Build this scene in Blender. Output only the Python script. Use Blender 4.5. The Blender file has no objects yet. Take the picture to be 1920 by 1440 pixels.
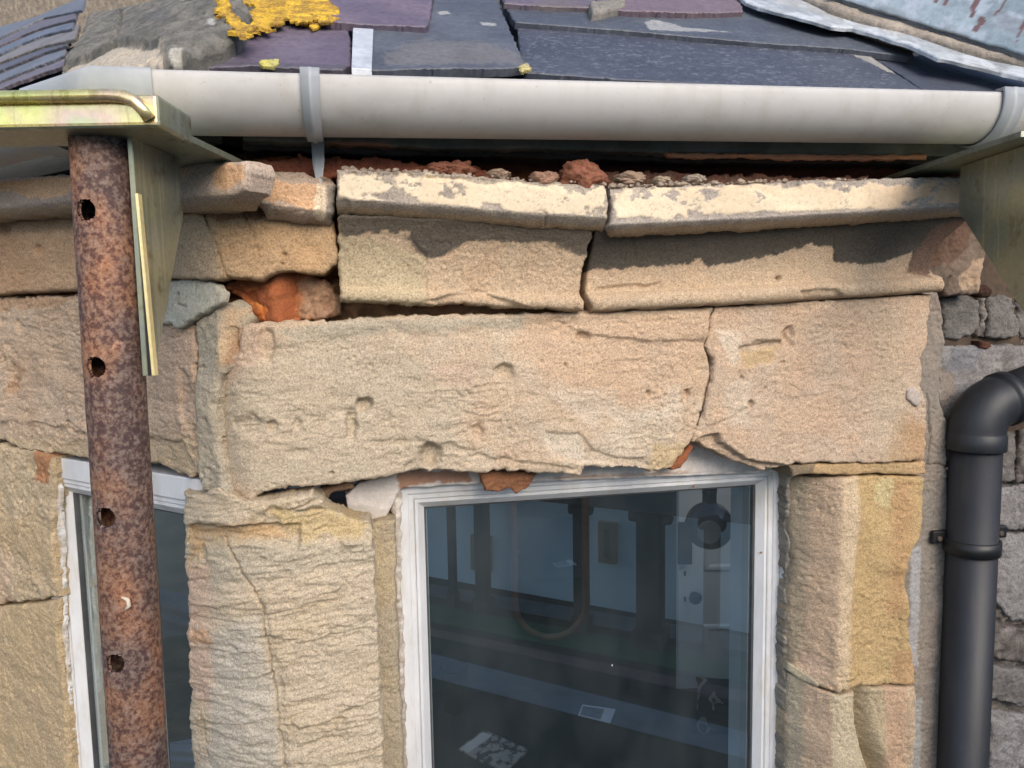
import bpy, bmesh, math, random
import numpy as np
from mathutils import Vector, Matrix

# ------------------------------------------------------------------ camera, sky, sun, exposure
C = bpy.context.scene.collection
rad = math.radians
CZ = 4.2                                   # eye height above the ground
CAM = np.array([0.0, 0.0, CZ])
LENS = 26.0
F = 1920 * LENS / 36.0
PITCH, ROLL = rad(5.5), rad(-1.04)
fw = np.array([0, math.cos(PITCH), -math.sin(PITCH)])
up0 = np.array([0, math.sin(PITCH), math.cos(PITCH)])
rt0 = np.array([1.0, 0, 0])
rt = math.cos(ROLL) * rt0 + math.sin(ROLL) * up0
up = -math.sin(ROLL) * rt0 + math.cos(ROLL) * up0
cd = bpy.data.cameras.new('camera')
cam = bpy.data.objects.new('camera', cd)
C.objects.link(cam)
cd.lens = LENS; cd.sensor_width = 36; cd.sensor_fit = 'HORIZONTAL'
cd.clip_start = 0.01; cd.clip_end = 2000
M = Matrix.Identity(4)
for i in range(3):
    M[i][0] = rt[i]; M[i][1] = up[i]; M[i][2] = -fw[i]; M[i][3] = CAM[i]
cam.matrix_world = M
bpy.context.scene.camera = cam

SUN_EL, SUN_AZ = rad(30), rad(25)          # sun behind the viewer, to the right
to_sun = Vector((math.sin(SUN_AZ) * math.cos(SUN_EL), -math.cos(SUN_AZ) * math.cos(SUN_EL), math.sin(SUN_EL)))
w = bpy.data.worlds.new('World'); bpy.context.scene.world = w
w.use_nodes = True
nt = w.node_tree
sky = nt.nodes.new('ShaderNodeTexSky'); sky.sky_type = 'NISHITA'; sky.sun_disc = False
sky.sun_elevation = SUN_EL
sky.sun_rotation = math.atan2(to_sun.x, to_sun.y)
sky.air_density = 0.8; sky.dust_density = 2.0; sky.ozone_density = 0.6
bg = nt.nodes['Background']; bg.inputs['Strength'].default_value = 0.15
nt.links.new(sky.outputs[0], bg.inputs[0])
sl = bpy.data.lights.new('sun', 'SUN'); sl.energy = 0.8; sl.angle = rad(36); sl.color = (1.0, 0.95, 0.87)
so = bpy.data.objects.new('sun', sl); C.objects.link(so)
so.rotation_euler = to_sun.to_track_quat('Z', 'Y').to_euler()
vs = bpy.context.scene.view_settings
vs.view_transform = 'Standard'; vs.look = 'None'; vs.exposure = 1.1; vs.gamma = 1

rng = np.random.default_rng(7)
random.seed(7)

# ------------------------------------------------------------------ noise
def _hash(ix, iy, seed):
    h = (ix.astype(np.int64) * 374761393 + iy.astype(np.int64) * 668265263 + seed * 1442695041) & 0xFFFFFFFF
    h = ((h ^ (h >> 13)) * 1274126177) & 0xFFFFFFFF
    h = ((h ^ (h >> 16)) * 2246822519) & 0xFFFFFFFF
    return ((h ^ (h >> 15)) & 0xFFFFFF) / float(0xFFFFFF)
def vnoise(x, y, seed=0):
    ix = np.floor(x); iy = np.floor(y)
    fx = x - ix; fy = y - iy
    fx = fx * fx * fx * (fx * (fx * 6 - 15) + 10); fy = fy * fy * fy * (fy * (fy * 6 - 15) + 10)
    a = _hash(ix, iy, seed); b = _hash(ix + 1, iy, seed)
    c = _hash(ix, iy + 1, seed); d = _hash(ix + 1, iy + 1, seed)
    return (a + (b - a) * fx + (c - a) * fy + (a - b - c + d) * fx * fy) * 2 - 1
def fbm(x, y, oct=4, seed=0, gain=0.5):
    s = np.zeros_like(x, dtype=float); a = 1.0; t = 0
    ca, sa = math.cos(0.6), math.sin(0.6)
    for o in range(oct):
        s += a * vnoise(x, y, seed + o * 17); t += a
        x, y = (ca * x - sa * y) * 2.03 + 5.1, (sa * x + ca * y) * 2.03 - 3.7
        a *= gain
    return s / t
def worley(x, y, seed=0):
    ix = np.floor(x); iy = np.floor(y)
    best = np.full(x.shape, 9.0)
    for dx in (-1, 0, 1):
        for dy in (-1, 0, 1):
            cx = ix + dx; cy = iy + dy
            px = cx + _hash(cx, cy, seed); py = cy + _hash(cx, cy, seed + 91)
            best = np.minimum(best, (px - x) ** 2 + (py - y) ** 2)
    return np.sqrt(best)
def sstep(a, b, x):
    t = np.clip((x - a) / (b - a), 0, 1)
    return t * t * (3 - 2 * t)
def sdf_poly(PX, PY, poly):                # > 0 inside
    V = np.asarray(poly, float); n = len(V)
    d = np.full(PX.shape, 1e9); s = np.ones(PX.shape)
    for i in range(n):
        a = V[i]; b = V[i - 1]
        ex, ey = b[0] - a[0], b[1] - a[1]
        wx, wy = PX - a[0], PY - a[1]
        t = np.clip((wx * ex + wy * ey) / (ex * ex + ey * ey + 1e-20), 0, 1)
        bx, by = wx - ex * t, wy - ey * t
        d = np.minimum(d, bx * bx + by * by)
        c1 = PY >= a[1]; c2 = PY < b[1]; c3 = ex * wy > ey * wx
        s = np.where((c1 & c2 & c3) | (~c1 & ~c2 & ~c3), -s, s)
    return -s * np.sqrt(d)
def d_line(PX, PY, pts):
    d = np.full(PX.shape, 1e9)
    for a, b in zip(pts[:-1], pts[1:]):
        ex, ey = b[0] - a[0], b[1] - a[1]
        wx, wy = PX - a[0], PY - a[1]
        t = np.clip((wx * ex + wy * ey) / (ex * ex + ey * ey + 1e-20), 0, 1)
        d = np.minimum(d, (wx - ex * t) ** 2 + (wy - ey * t) ** 2)
    return np.sqrt(d)
def lin(r, g, b):
    f = lambda c: (c / 255 / 12.92) if c / 255 <= 0.04045 else ((c / 255 + 0.055) / 1.055) ** 2.4
    return np.array([f(r), f(g), f(b)])

# ------------------------------------------------------------------ planes of the building
def ray(px, py):
    return fw + rt * ((px - 960) / F) - up * ((py - 720) / F)
class Plane:
    def __init__(s, O, u, v):
        s.O = np.array(O, float); s.u = np.array(u, float) / np.linalg.norm(u)
        v = np.array(v, float); s.v = v / np.linalg.norm(v); s.n = np.cross(s.u, s.v)
    def hit(s, px, py, w=0.0):             # (u, v) of the wall point seen along a ray, on the layer w proud of the plane
        uv = np.zeros(2)
        for it in range(9):
            ww = w(np.array([uv[0]]), np.array([uv[1]]))[0] if callable(w) else w
            d = ray(px, py); o = s.O + s.n * ww
            t = np.dot(o - CAM, s.n) / np.dot(d, s.n)
            p = CAM + d * t - o
            new = np.array([p @ s.u, p @ s.v])
            if not callable(w): return new
            uv = new if it == 0 else 0.5 * uv + 0.5 * new
        return uv
    def P(s, u, v, w=0.0):
        return s.O + s.u * u + s.v * v + s.n * w
    def uvs(s, pts, w=0.0):
        return np.array([s.hit(x, y, w) for x, y in pts])
TH = rad(11.0); TL = rad(-31.0)
FRONT = Plane(CAM + np.array([0, 0.95, 0]), (math.cos(TH), math.sin(TH), 0), (0, 0, 1))
uc, _ = FRONT.hit(440, 720)                # the corner of the bay
LEFT = Plane(FRONT.P(uc, 0), (math.cos(TL), math.sin(TL), 0), (0, 0, 1))
BEND = math.tan(TH - TL); HALF = math.tan((TH - TL) / 2)

# ------------------------------------------------------------------ object helpers
def tagp(o, label=None, cat=None, group=None, kind=None):
    if label: o['label'] = label
    if cat: o['category'] = cat
    if group: o['group'] = group
    if kind: o['kind'] = kind
    return o
def thing(name, loc, label, cat, group=None):
    o = bpy.data.objects.new(name, None); C.objects.link(o)
    o.location = Vector(loc); o.empty_display_size = 0.05
    return tagp(o, label, cat, group)
def root_loc(p):
    l = np.zeros(3)
    while p is not None:
        l += np.array(p.location); p = p.parent
    return l
def link(name, me, mat, parent=None):
    o = bpy.data.objects.new(name, me); C.objects.link(o)
    if mat is not None: me.materials.append(mat)
    if parent is not None:
        l = root_loc(parent)
        me.transform(Matrix.Translation(-Vector(l)))
        o.parent = parent
    else:                                   # origin at the mesh's own centre
        n = len(me.vertices); co = np.zeros(n * 3); me.vertices.foreach_get('co', co)
        c = co.reshape(-1, 3).mean(0)
        me.transform(Matrix.Translation(-Vector(c))); o.location = Vector(c)
    return o
def mesh_np(name, V, Q, smooth=True, col=None):
    me = bpy.data.meshes.new(name)
    me.vertices.add(len(V)); me.vertices.foreach_set('co', np.asarray(V, float).ravel())
    Q = np.asarray(Q, np.int32)
    me.loops.add(Q.size); me.loops.foreach_set('vertex_index', Q.ravel())
    me.polygons.add(len(Q)); me.polygons.foreach_set('loop_start', np.arange(0, Q.size, 4, dtype=np.int32))
    me.polygons.foreach_set('loop_total', np.full(len(Q), 4, np.int32))
    me.update(calc_edges=True)
    if smooth: me.polygons.foreach_set('use_smooth', np.ones(len(Q), bool))
    if col is not None:
        a = me.color_attributes.new('col', 'FLOAT_COLOR', 'POINT')
        c4 = np.ones((len(V), 4)); c4[:, :col.shape[1]] = np.clip(col, 0, 1)
        a.data.foreach_set('color', c4.ravel())
    me.validate()
    return me
class MB:                                   # collects simple solids into one mesh
    def __init__(s): s.bm = bmesh.new()
    def hexa(s, p, bevel=0.0, seg=2):       # eight corners: bottom four, top four
        vs_ = [s.bm.verts.new(tuple(q)) for q in p]
        fs = [(3, 2, 1, 0), (4, 5, 6, 7), (0, 1, 5, 4), (1, 2, 6, 5), (2, 3, 7, 6), (3, 0, 4, 7)]
        faces = [s.bm.faces.new([vs_[i] for i in f]) for f in fs]
        if bevel:
            es = list({e for f in faces for e in f.edges})
            bmesh.ops.bevel(s.bm, geom=es, offset=bevel, segments=seg, affect='EDGES', profile=0.6)
        return s
    def box(s, pl, u0, u1, v0, v1, w0, w1, bevel=0.0, seg=2):
        p = [pl.P(u, v, ww) for ww in (w0, w1) for u, v in ((u0, v0), (u1, v0), (u1, v1), (u0, v1))]
        return s.hexa(p, bevel, seg)
    def prism(s, pts, off):                 # closed polygon of 3D points pushed along off
        a = [s.bm.verts.new(tuple(p)) for p in pts]; b = [s.bm.verts.new(tuple(np.array(p) + off)) for p in pts]
        n = len(a); s.bm.faces.new(a[::-1]); s.bm.faces.new(b)
        for i in range(n): s.bm.faces.new([a[i], a[(i + 1) % n], b[(i + 1) % n], b[i]])
        return s
    def bevel(s, off, seg=2):
        bmesh.ops.bevel(s.bm, geom=list(s.bm.edges), offset=off, segments=seg, affect='EDGES', profile=0.6)
        return s
    def tube(s, path, r, n=24, caps=True):
        path = [Vector(p) for p in path]; rings = []
        t = (path[1] - path[0]).normalized()
        nrm = t.orthogonal().normalized()
        for i, p in enumerate(path):
            t2 = (path[min(i + 1, len(path) - 1)] - path[max(i - 1, 0)]).normalized()
            nrm = (nrm - t2 * nrm.dot(t2)).normalized(); bn = t2.cross(nrm)
            rr = r[i] if hasattr(r, '__len__') else r
            rings.append([s.bm.verts.new(p + nrm * (rr * math.cos(2 * math.pi * k / n)) + bn * (rr * math.sin(2 * math.pi * k / n))) for k in range(n)])
        for a, b in zip(rings[:-1], rings[1:]):
            for k in range(n):
                f = s.bm.faces.new([a[k], a[(k + 1) % n], b[(k + 1) % n], b[k]]); f.smooth = True
        if caps:
            s.bm.faces.new(rings[0][::-1]); s.bm.faces.new(rings[-1])
        return s
    def build(s, name, mat, parent=None):
        bmesh.ops.recalc_face_normals(s.bm, faces=list(s.bm.faces))
        me = bpy.data.meshes.new(name); s.bm.to_mesh(me); s.bm.free()
        return link(name, me, mat, parent)

# ------------------------------------------------------------------ weathered slab: a rough stone, slate, mortar or paint piece
class Ctx: pass
def slab(name, pl, outline, mat, parent, base=0.0, depth=0.06, res=0.0016, R=0.006, edge=0.003, escale=0.018,
         amp=0.003, scale=0.06, fine=0.0006, bed=0.0, bed_dir=0.0, feats=(), c1=(.42, .31, .20), c2=(.36, .25, .15),
         cs=0.07, streak=0.06, patches=(), seed=None, label=None, side=0.002, colfn=None, chip=(.0008, .030, .010)):
    seed = seed if seed is not None else (sum(int(x * 3 + y) for x, y in outline) % 9973)
    bf = base if callable(base) else (lambda U, V: np.zeros_like(U) + base)
    poly = pl.uvs(outline, base)
    # roughly metres per pixel here
    cx = np.mean([p[0] for p in outline]); cy = np.mean([p[1] for p in outline])
    a0 = pl.hit(cx, cy, base); mpp = np.linalg.norm(pl.hit(cx + 30, cy, base) - a0) / 30
    mg = 3 * res + edge * 1.5
    u = np.arange(poly[:, 0].min() - mg, poly[:, 0].max() + mg, res)
    v = np.arange(poly[:, 1].min() - mg, poly[:, 1].max() + mg, res)
    if len(u) * len(v) > 3000000: raise ValueError('slab too large: %s %s' % (name, outline[:2]))
    U, V = np.meshgrid(u, v)
    D = sdf_poly(U, V, poly)
    D = D + edge * fbm(U / escale, V / escale, 4, seed + 3, 0.6)
    ctx = Ctx(); ctx.pl = pl; ctx.base = base; ctx.mpp = mpp; ctx.seed = seed; ctx.D = D
    gy, gx = np.gradient(D, res)
    g2 = np.sqrt(gx * gx + gy * gy) + 1e-6
    inside = D > 0
    cell = inside[:-1, :-1] | inside[1:, :-1] | inside[:-1, 1:] | inside[1:, 1:]
    mv = np.where(D < 0, np.clip(-D, 0, 1.4 * res), 0)
    U2 = U + gx / g2 * mv; V2 = V + gy / g2 * mv
    Dc = np.clip(D, 0, None)
    t = np.clip(1 - Dc / R, 0, 1)
    W = bf(U2, V2) - R * (1 - np.sqrt(np.clip(1 - t * t, 0, 1)))
    if amp > .0019:                         # thin flakes lost from some areas of the face only
        q = fbm(U2 / chip[1], V2 / chip[2] + .6 * fbm(U2 / .03, V2 / .03, 2, seed + 56), 4, seed + 55, .62)
        area = sstep(-.10, .30, fbm(U2 / .09 + 4, V2 / .06, 3, seed + 57))
        W = W - chip[0] * (1.3 * area * sstep(.12, .24, q) + (.4 + area) * sstep(.20, .26, -q))
    W = W + amp * fbm(U2 / scale, V2 / scale, 4, seed, 0.5) + fine * fbm(U2 / 0.005, V2 / 0.005, 3, seed + 50, 0.6)
    if bed:
        cb, sb = math.cos(bed_dir), math.sin(bed_dir)
        ub = U2 * cb + V2 * sb; vb_ = -U2 * sb + V2 * cb
        q = fbm(ub / 0.09 + 3, vb_ / 0.013 + 0.8 * fbm(ub / 0.05, vb_ / 0.05, 3, seed + 8), 4, seed + 20, 0.55)
        W = W + bed * (1 - np.abs(q) * 3.0)
    for f in feats: W = W + f(U2, V2, ctx)
    ctx.W = W
    # colour
    n1 = fbm(U2 / cs, V2 / cs, 4, seed + 31, 0.55)
    n2 = fbm(U2 / 0.12 + 9, V2 / 0.007, 3, seed + 33, 0.6)
    k = sstep(-0.45, 0.45, n1)[..., None]
    n4 = fbm(U2 / 0.028 + 2, V2 / 0.02, 4, seed + 37, 0.65)
    col = np.array(c1) * (1 - k) + np.array(c2) * k
    col = col * (1 + streak * n2 + 0.09 * n4 + 0.10 * fbm(U2 / 0.006, V2 / 0.006, 3, seed + 35, 0.7))[..., None]
    for pt in patches:
        pp, pc, st, en = pt[:4]
        sc = pt[4] if len(pt) > 4 else 0.02
        pv = pl.uvs(pp, base)
        dd = sdf_poly(U2, V2, pv) + en * fbm(U2 / sc, V2 / sc, 5, seed + 60 + len(pp), 0.65)
        soft = pt[5] if len(pt) > 5 else 0.0015
        m = (sstep(-soft, soft, dd) * st)[..., None]
        pcn = np.array(pc) * (1 + 0.10 * fbm(U2 / 0.02, V2 / 0.02, 4, seed + 77)[..., None])
        col = col * (1 - m) + pcn * m
    ctx.alpha = np.ones(U.shape)
    if colfn: col = colfn(U2, V2, col, ctx)
    col = np.concatenate([col, ctx.alpha[..., None]], -1)
    # mesh
    idx = -np.ones(U.shape, np.int64)
    used = np.zeros(U.shape, bool)
    used[:-1, :-1] |= cell; used[1:, :-1] |= cell; used[:-1, 1:] |= cell; used[1:, 1:] |= cell
    idx[used] = np.arange(used.sum())
    P = (pl.O + U2[used][:, None] * pl.u + V2[used][:, None] * pl.v + W[used][:, None] * pl.n)
    cols = col[used]
    a = idx[:-1, :-1][cell]; b = idx[:-1, 1:][cell]; c = idx[1:, 1:][cell]; d = idx[1:, :-1][cell]
    Q = [np.stack([a, b, c, d], 1)]
    cp = np.pad(cell, 1)
    # boundary edges, ordered so that skirts face outwards
    E = []
    low = cp[1:-1, 1:-1] & ~cp[:-2, 1:-1]; E.append((idx[:-1, :-1][low], idx[:-1, 1:][low]))
    hi = cp[1:-1, 1:-1] & ~cp[2:, 1:-1]; E.append((idx[1:, 1:][hi], idx[1:, :-1][hi]))
    le = cp[1:-1, 1:-1] & ~cp[1:-1, :-2]; E.append((idx[1:, :-1][le], idx[:-1, :-1][le]))
    ri = cp[1:-1, 1:-1] & ~cp[1:-1, 2:]; E.append((idx[:-1, 1:][ri], idx[1:, 1:][ri]))
    e0 = np.concatenate([e[0] for e in E]); e1 = np.concatenate([e[1] for e in E])
    bv = np.unique(np.concatenate([e0, e1]))
    pos = -np.ones(len(P), np.int64); pos[bv] = np.arange(len(bv))
    gu = (gx / g2)[used][bv]; gv = (gy / g2)[used][bv]
    Ub = U2[used][bv]; Vb = V2[used][bv]; Wb = W[used][bv]
    rows = int(np.clip(depth / (res * 3), 1, 14))
    prevt = None; VV = [P]; CC = [cols]; nbase = len(P)
    for r_ in range(rows + 1):
        ww = Wb - depth * r_ / rows
        k_ = 0 if r_ == 0 else 1
        dn = side * k_ * fbm(Ub / 0.02 + ww * 31, Vb / 0.02 - ww * 47, 3, seed + 5)
        uu = Ub + gu * (0.0 + dn); v_ = Vb + gv * (0.0 + dn)
        VV.append(pl.O + uu[:, None] * pl.u + v_[:, None] * pl.v + ww[:, None] * pl.n); CC.append(cols[bv])
        off = nbase + r_ * len(bv)
        if r_ > 0:
            o0 = off - len(bv)
            Q.append(np.stack([off + pos[e0], off + pos[e1], o0 + pos[e1], o0 + pos[e0]], 1))
    me = mesh_np(name, np.concatenate(VV), np.concatenate(Q), True, np.concatenate(CC))
    o = link(name, me, mat, parent)
    if label: o['label'] = label
    return o
# relief features
def pit(px, py, rx, ry, dep, rot=0.0, sharp=0.5):
    def f(U, V, c):
        p = c.pl.hit(px, py, c.base)
        du = (U - p[0]) / (rx * c.mpp); dv = (V - p[1]) / (ry * c.mpp)
        if rot:
            cr, sr = math.cos(rot), math.sin(rot)
            du, dv = (du * cr + dv * sr), (-du * sr + dv * cr)
        q = np.sqrt(du * du + dv * dv) + 0.35 * fbm(U / 0.012, V / 0.012, 3, c.seed + 11)
        return -dep * (1 - sstep(1 - sharp, 1 + 0.1, q))
    return f
def crack(pts, wid, dep, jit=0.004):
    def f(U, V, c):
        pv = c.pl.uvs(pts, c.base)
        j = jit * fbm(U / 0.02, V / 0.02, 4, c.seed + 13, 0.6); j2 = jit * fbm(U / 0.02 + 7, V / 0.02, 4, c.seed + 14, 0.6)
        d = d_line(U + j, V + j2, pv)
        return -dep * (1 - sstep(wid * c.mpp * 0.4, wid * c.mpp, d))
    return f
def step(poly, dw, en=0.004, sc=0.03, soft=0.0025):      # a flake lost from (or a crust left on) the face
    def f(U, V, c):
        d = sdf_poly(U, V, c.pl.uvs(poly, c.base)) + en * fbm(U / sc, V / sc, 4, c.seed + 23 + len(poly), 0.6)
        return dw * sstep(-soft, soft, d)
    return f
def pits(dens, size, dep, thr=0.25, seed=0):
    def f(U, V, c):
        q = worley(U / size, V / size, c.seed + seed)
        m = sstep(0.1, 0.5, fbm(U / (size * 5), V / (size * 5), 3, c.seed + seed + 2) + dens)
        return -dep * m * (1 - sstep(thr * 0.3, thr, q))
    return f
def terrace(amp, su, sv, rot=0.0, n=3.0):                 # bedding planes weathered into steps
    def f(U, V, c):
        cr, sr = math.cos(rot), math.sin(rot)
        a = U * cr + V * sr; b = -U * sr + V * cr
        q = fbm(a / su, b / sv, 4, c.seed + 41, 0.5) * n
        fl = np.floor(q); fr = q - fl
        return amp * (fl + sstep(0.0, 0.35, fr) * 1.0 - 0.35 * fr)
    return f

# ------------------------------------------------------------------ materials
def new_mat(name):
    m = bpy.data.materials.new(name); m.use_nodes = True
    return m, m.node_tree.nodes, m.node_tree.links, m.node_tree.nodes['Principled BSDF']
def N(nodes, typ, **kw):
    n = nodes.new(typ)
    for k, v_ in kw.items():
        if k in n.inputs: n.inputs[k].default_value = v_
        else: setattr(n, k, v_)
    return n
def mapped(nodes, links, scale=(1, 1, 1), rot=(0, 0, 0)):
    tc = N(nodes, 'ShaderNodeTexCoord'); mp = N(nodes, 'ShaderNodeMapping')
    mp.inputs['Scale'].default_value = scale; mp.inputs['Rotation'].default_value = rot
    links.new(tc.outputs['Object'], mp.inputs[0])
    return mp.outputs[0]
def ramp(nodes, stops):
    r = nodes.new('ShaderNodeValToRGB'); e = r.color_ramp.elements
    while len(e) < len(stops): e.new(0.5)
    for el, (p, c) in zip(e, stops):
        el.position = p; el.color = (*c, 1) if len(c) == 3 else c
    return r
def grain_mat(name, rough=0.95, gs=460, gamt=0.38, b1=(240, 0.75, 0.0020), b2=(900, 0.45, 0.0010), spec=0.25, specks=.8):
    m, n, l, bs = new_mat(name)
    at = N(n, 'ShaderNodeAttribute', attribute_name='col')
    co = mapped(n, l)
    n1 = N(n, 'ShaderNodeTexNoise', Scale=gs, Detail=4.0, Roughness=0.7)
    n2 = N(n, 'ShaderNodeTexNoise', Scale=b1[0], Detail=5.0, Roughness=0.65)
    n3 = N(n, 'ShaderNodeTexNoise', Scale=b2[0], Detail=3.0, Roughness=0.7)
    for q in (n1, n2, n3): l.new(co, q.inputs['Vector'])
    r = ramp(n, [(0.28, (1 - gamt * 1.5,) * 3), (0.5, (1, 1, 1)), (0.72, (1 + gamt,) * 3)])
    l.new(n1.outputs[0], r.inputs[0])
    mx = N(n, 'ShaderNodeMix', data_type='RGBA', blend_type='MULTIPLY'); l.new(at.outputs['Alpha'], mx.inputs[0])
    l.new(at.outputs['Color'], mx.inputs[6]); l.new(r.outputs[0], mx.inputs[7])
    vo = N(n, 'ShaderNodeTexVoronoi', Scale=gs * .9); l.new(co, vo.inputs['Vector'])
    rs_ = ramp(n, [(0.0, (1, 1, 1)), (0.12, (1, 1, 1)), (0.30, (0, 0, 0))]); l.new(vo.outputs['Distance'], rs_.inputs[0])
    sx_ = N(n, 'ShaderNodeSeparateColor'); l.new(vo.outputs['Color'], sx_.inputs[0])
    rc_ = ramp(n, [(0.0, (.50, .46, .42)), (0.16, (.50, .46, .42)), (0.17, (1, 1, 1)), (0.86, (1, 1, 1)), (0.87, (1.35, 1.35, 1.38))]); rc_.color_ramp.interpolation = 'CONSTANT'
    l.new(sx_.outputs[0], rc_.inputs[0])
    ma_ = N(n, 'ShaderNodeMath', operation='MULTIPLY'); l.new(rs_.outputs[0], ma_.inputs[0]); l.new(at.outputs['Alpha'], ma_.inputs[1])
    mb_ = N(n, 'ShaderNodeMath', operation='MULTIPLY'); l.new(ma_.outputs[0], mb_.inputs[0]); mb_.inputs[1].default_value = specks
    m3_ = N(n, 'ShaderNodeMix', data_type='RGBA', blend_type='MULTIPLY'); l.new(mb_.outputs[0], m3_.inputs[0]); l.new(mx.outputs[2], m3_.inputs[6]); l.new(rc_.outputs[0], m3_.inputs[7])
    l.new(m3_.outputs[2], bs.inputs['Base Color'])
    bu1 = N(n, 'ShaderNodeBump', Distance=b1[2]); ms_ = N(n, 'ShaderNodeMath', operation='MULTIPLY'); ms_.inputs[1].default_value = b1[1]; l.new(at.outputs['Alpha'], ms_.inputs[0]); l.new(ms_.outputs[0], bu1.inputs['Strength']); bu2 = N(n, 'ShaderNodeBump', Strength=b2[1], Distance=b2[2])
    l.new(n2.outputs[0], bu1.inputs['Height']); l.new(n3.outputs[0], bu2.inputs['Height'])
    l.new(bu1.outputs[0], bu2.inputs['Normal']); l.new(bu2.outputs[0], bs.inputs['Normal'])
    bs.inputs['Roughness'].default_value = rough; bs.inputs['Specular IOR Level'].default_value = spec
    return m
STONE = grain_mat('sandstone')
MORTAR = grain_mat('mortar', gs=300, gamt=0.22, b1=(160, 0.6, 0.002))
SLATE = grain_mat('slate', specks=.15, rough=0.55, gs=150, gamt=0.20, b1=(120, 0.35, 0.0008), b2=(500, 0.3, 0.0005), spec=0.5)
FLAKE = grain_mat('old_paint', specks=.3, rough=0.8, gs=350, gamt=0.10, b1=(200, 0.3, 0.0006), b2=(800, 0.2, 0.0004))
LICHEN = grain_mat('lichen', gs=300, gamt=0.40, b1=(260, 0.6, 0.0014), specks=.5)
LEAD = grain_mat('lead_sheet', specks=.2, rough=0.6, gs=120, gamt=0.15, b1=(60, 0.2, 0.0006), b2=(500, .2, .0004), spec=0.5)

def simple_mat(name, c1, c2, scale=20, rough=0.5, metal=0.0, bump=0.0, bscale=200, sc=(1, 1, 1), spec=0.5, detail=5.0, pos=(0.35, 0.65)):
    m, n, l, bs = new_mat(name)
    co = mapped(n, l, sc)
    t = N(n, 'ShaderNodeTexNoise', Scale=scale, Detail=detail, Roughness=0.65); l.new(co, t.inputs['Vector'])
    r = ramp(n, [(pos[0], c1), (pos[1], c2)]); l.new(t.outputs[0], r.inputs[0])
    l.new(r.outputs[0], bs.inputs['Base Color'])
    bs.inputs['Roughness'].default_value = rough; bs.inputs['Metallic'].default_value = metal
    bs.inputs['Specular IOR Level'].default_value = spec
    if bump:
        t2 = N(n, 'ShaderNodeTexNoise', Scale=bscale, Detail=4.0); l.new(co, t2.inputs['Vector'])
        b = N(n, 'ShaderNodeBump', Strength=bump, Distance=0.001); l.new(t2.outputs[0], b.inputs['Height'])
        l.new(b.outputs[0], bs.inputs['Normal'])
    return m
UPVC = simple_mat('white_upvc', (.56, .56, .56), (.72, .715, .71), 14, 0.42, bump=0.05, sc=(1, 1, .35))
GUTTER = simple_mat('grey_gutter_plastic', (.32, .30, .275), (.44, .425, .405), 11, 0.5, bump=0.08, sc=(.5, .5, .9), bscale=120, detail=8.0, pos=(.25, .52))
def grime(m, sc, amt, lo, hi):
    n, l = m.node_tree.nodes, m.node_tree.links; bs = n['Principled BSDF']; src = bs.inputs['Base Color'].links[0].from_socket
    t = N(n, 'ShaderNodeTexNoise', Scale=1.0, Detail=7.0, Roughness=0.62); l.new(mapped(n, l, sc), t.inputs['Vector'])
    r = ramp(n, [(lo, (1, 1, 1)), (hi, amt)]); l.new(t.outputs[0], r.inputs[0])
    mx = N(n, 'ShaderNodeMix', data_type='RGBA', blend_type='MULTIPLY'); mx.inputs[0].default_value = 1
    l.new(src, mx.inputs[6]); l.new(r.outputs[0], mx.inputs[7]); l.new(mx.outputs[2], bs.inputs['Base Color'])
grime(GUTTER, (45, 45, 7), (.91, .90, .86), .50, .68)
grime(GUTTER, (160, 160, 160), (.70, .68, .62), .62, .74)
GUTTER2 = simple_mat('grey_gutter_fitting', (.29, .305, .315), (.38, .395, .40), 14, 0.45, bump=0.08, bscale=150)
PIPE = simple_mat('black_pipe_plastic', (.010, .012, .016), (.022, .023, .026), 14, 0.52, bump=0.15, bscale=300, sc=(1, 1, .5), detail=9.0)
BLACKP = simple_mat('black_clip', (.008, .008, .009), (.014, .014, .015), 30, 0.45)
RUBBER = simple_mat('grey_seal', (.05, .05, .05), (.08, .08, .08), 30, 0.6)
grime(PIPE, (60, 60, 5), (1.6, 1.5, 1.4), .54, .70); grime(PIPE, (220, 220, 200), (2.0, 1.9, 1.8), .64, .72)
grime(UPVC, (25, 25, 9), (.86, .83, .76), .52, .68)
DARKWOOD = simple_mat('rotten_timber', (.030, .032, .028), (.085, .085, .072), 16, 0.9, bump=0.5, sc=(.15, .15, 1))
DARK = simple_mat('void_shade_board', (.012, .009, .008), (.03, .02, .015), 30, 1.0)  # near-black boards carry the shade of the roof void

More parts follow.
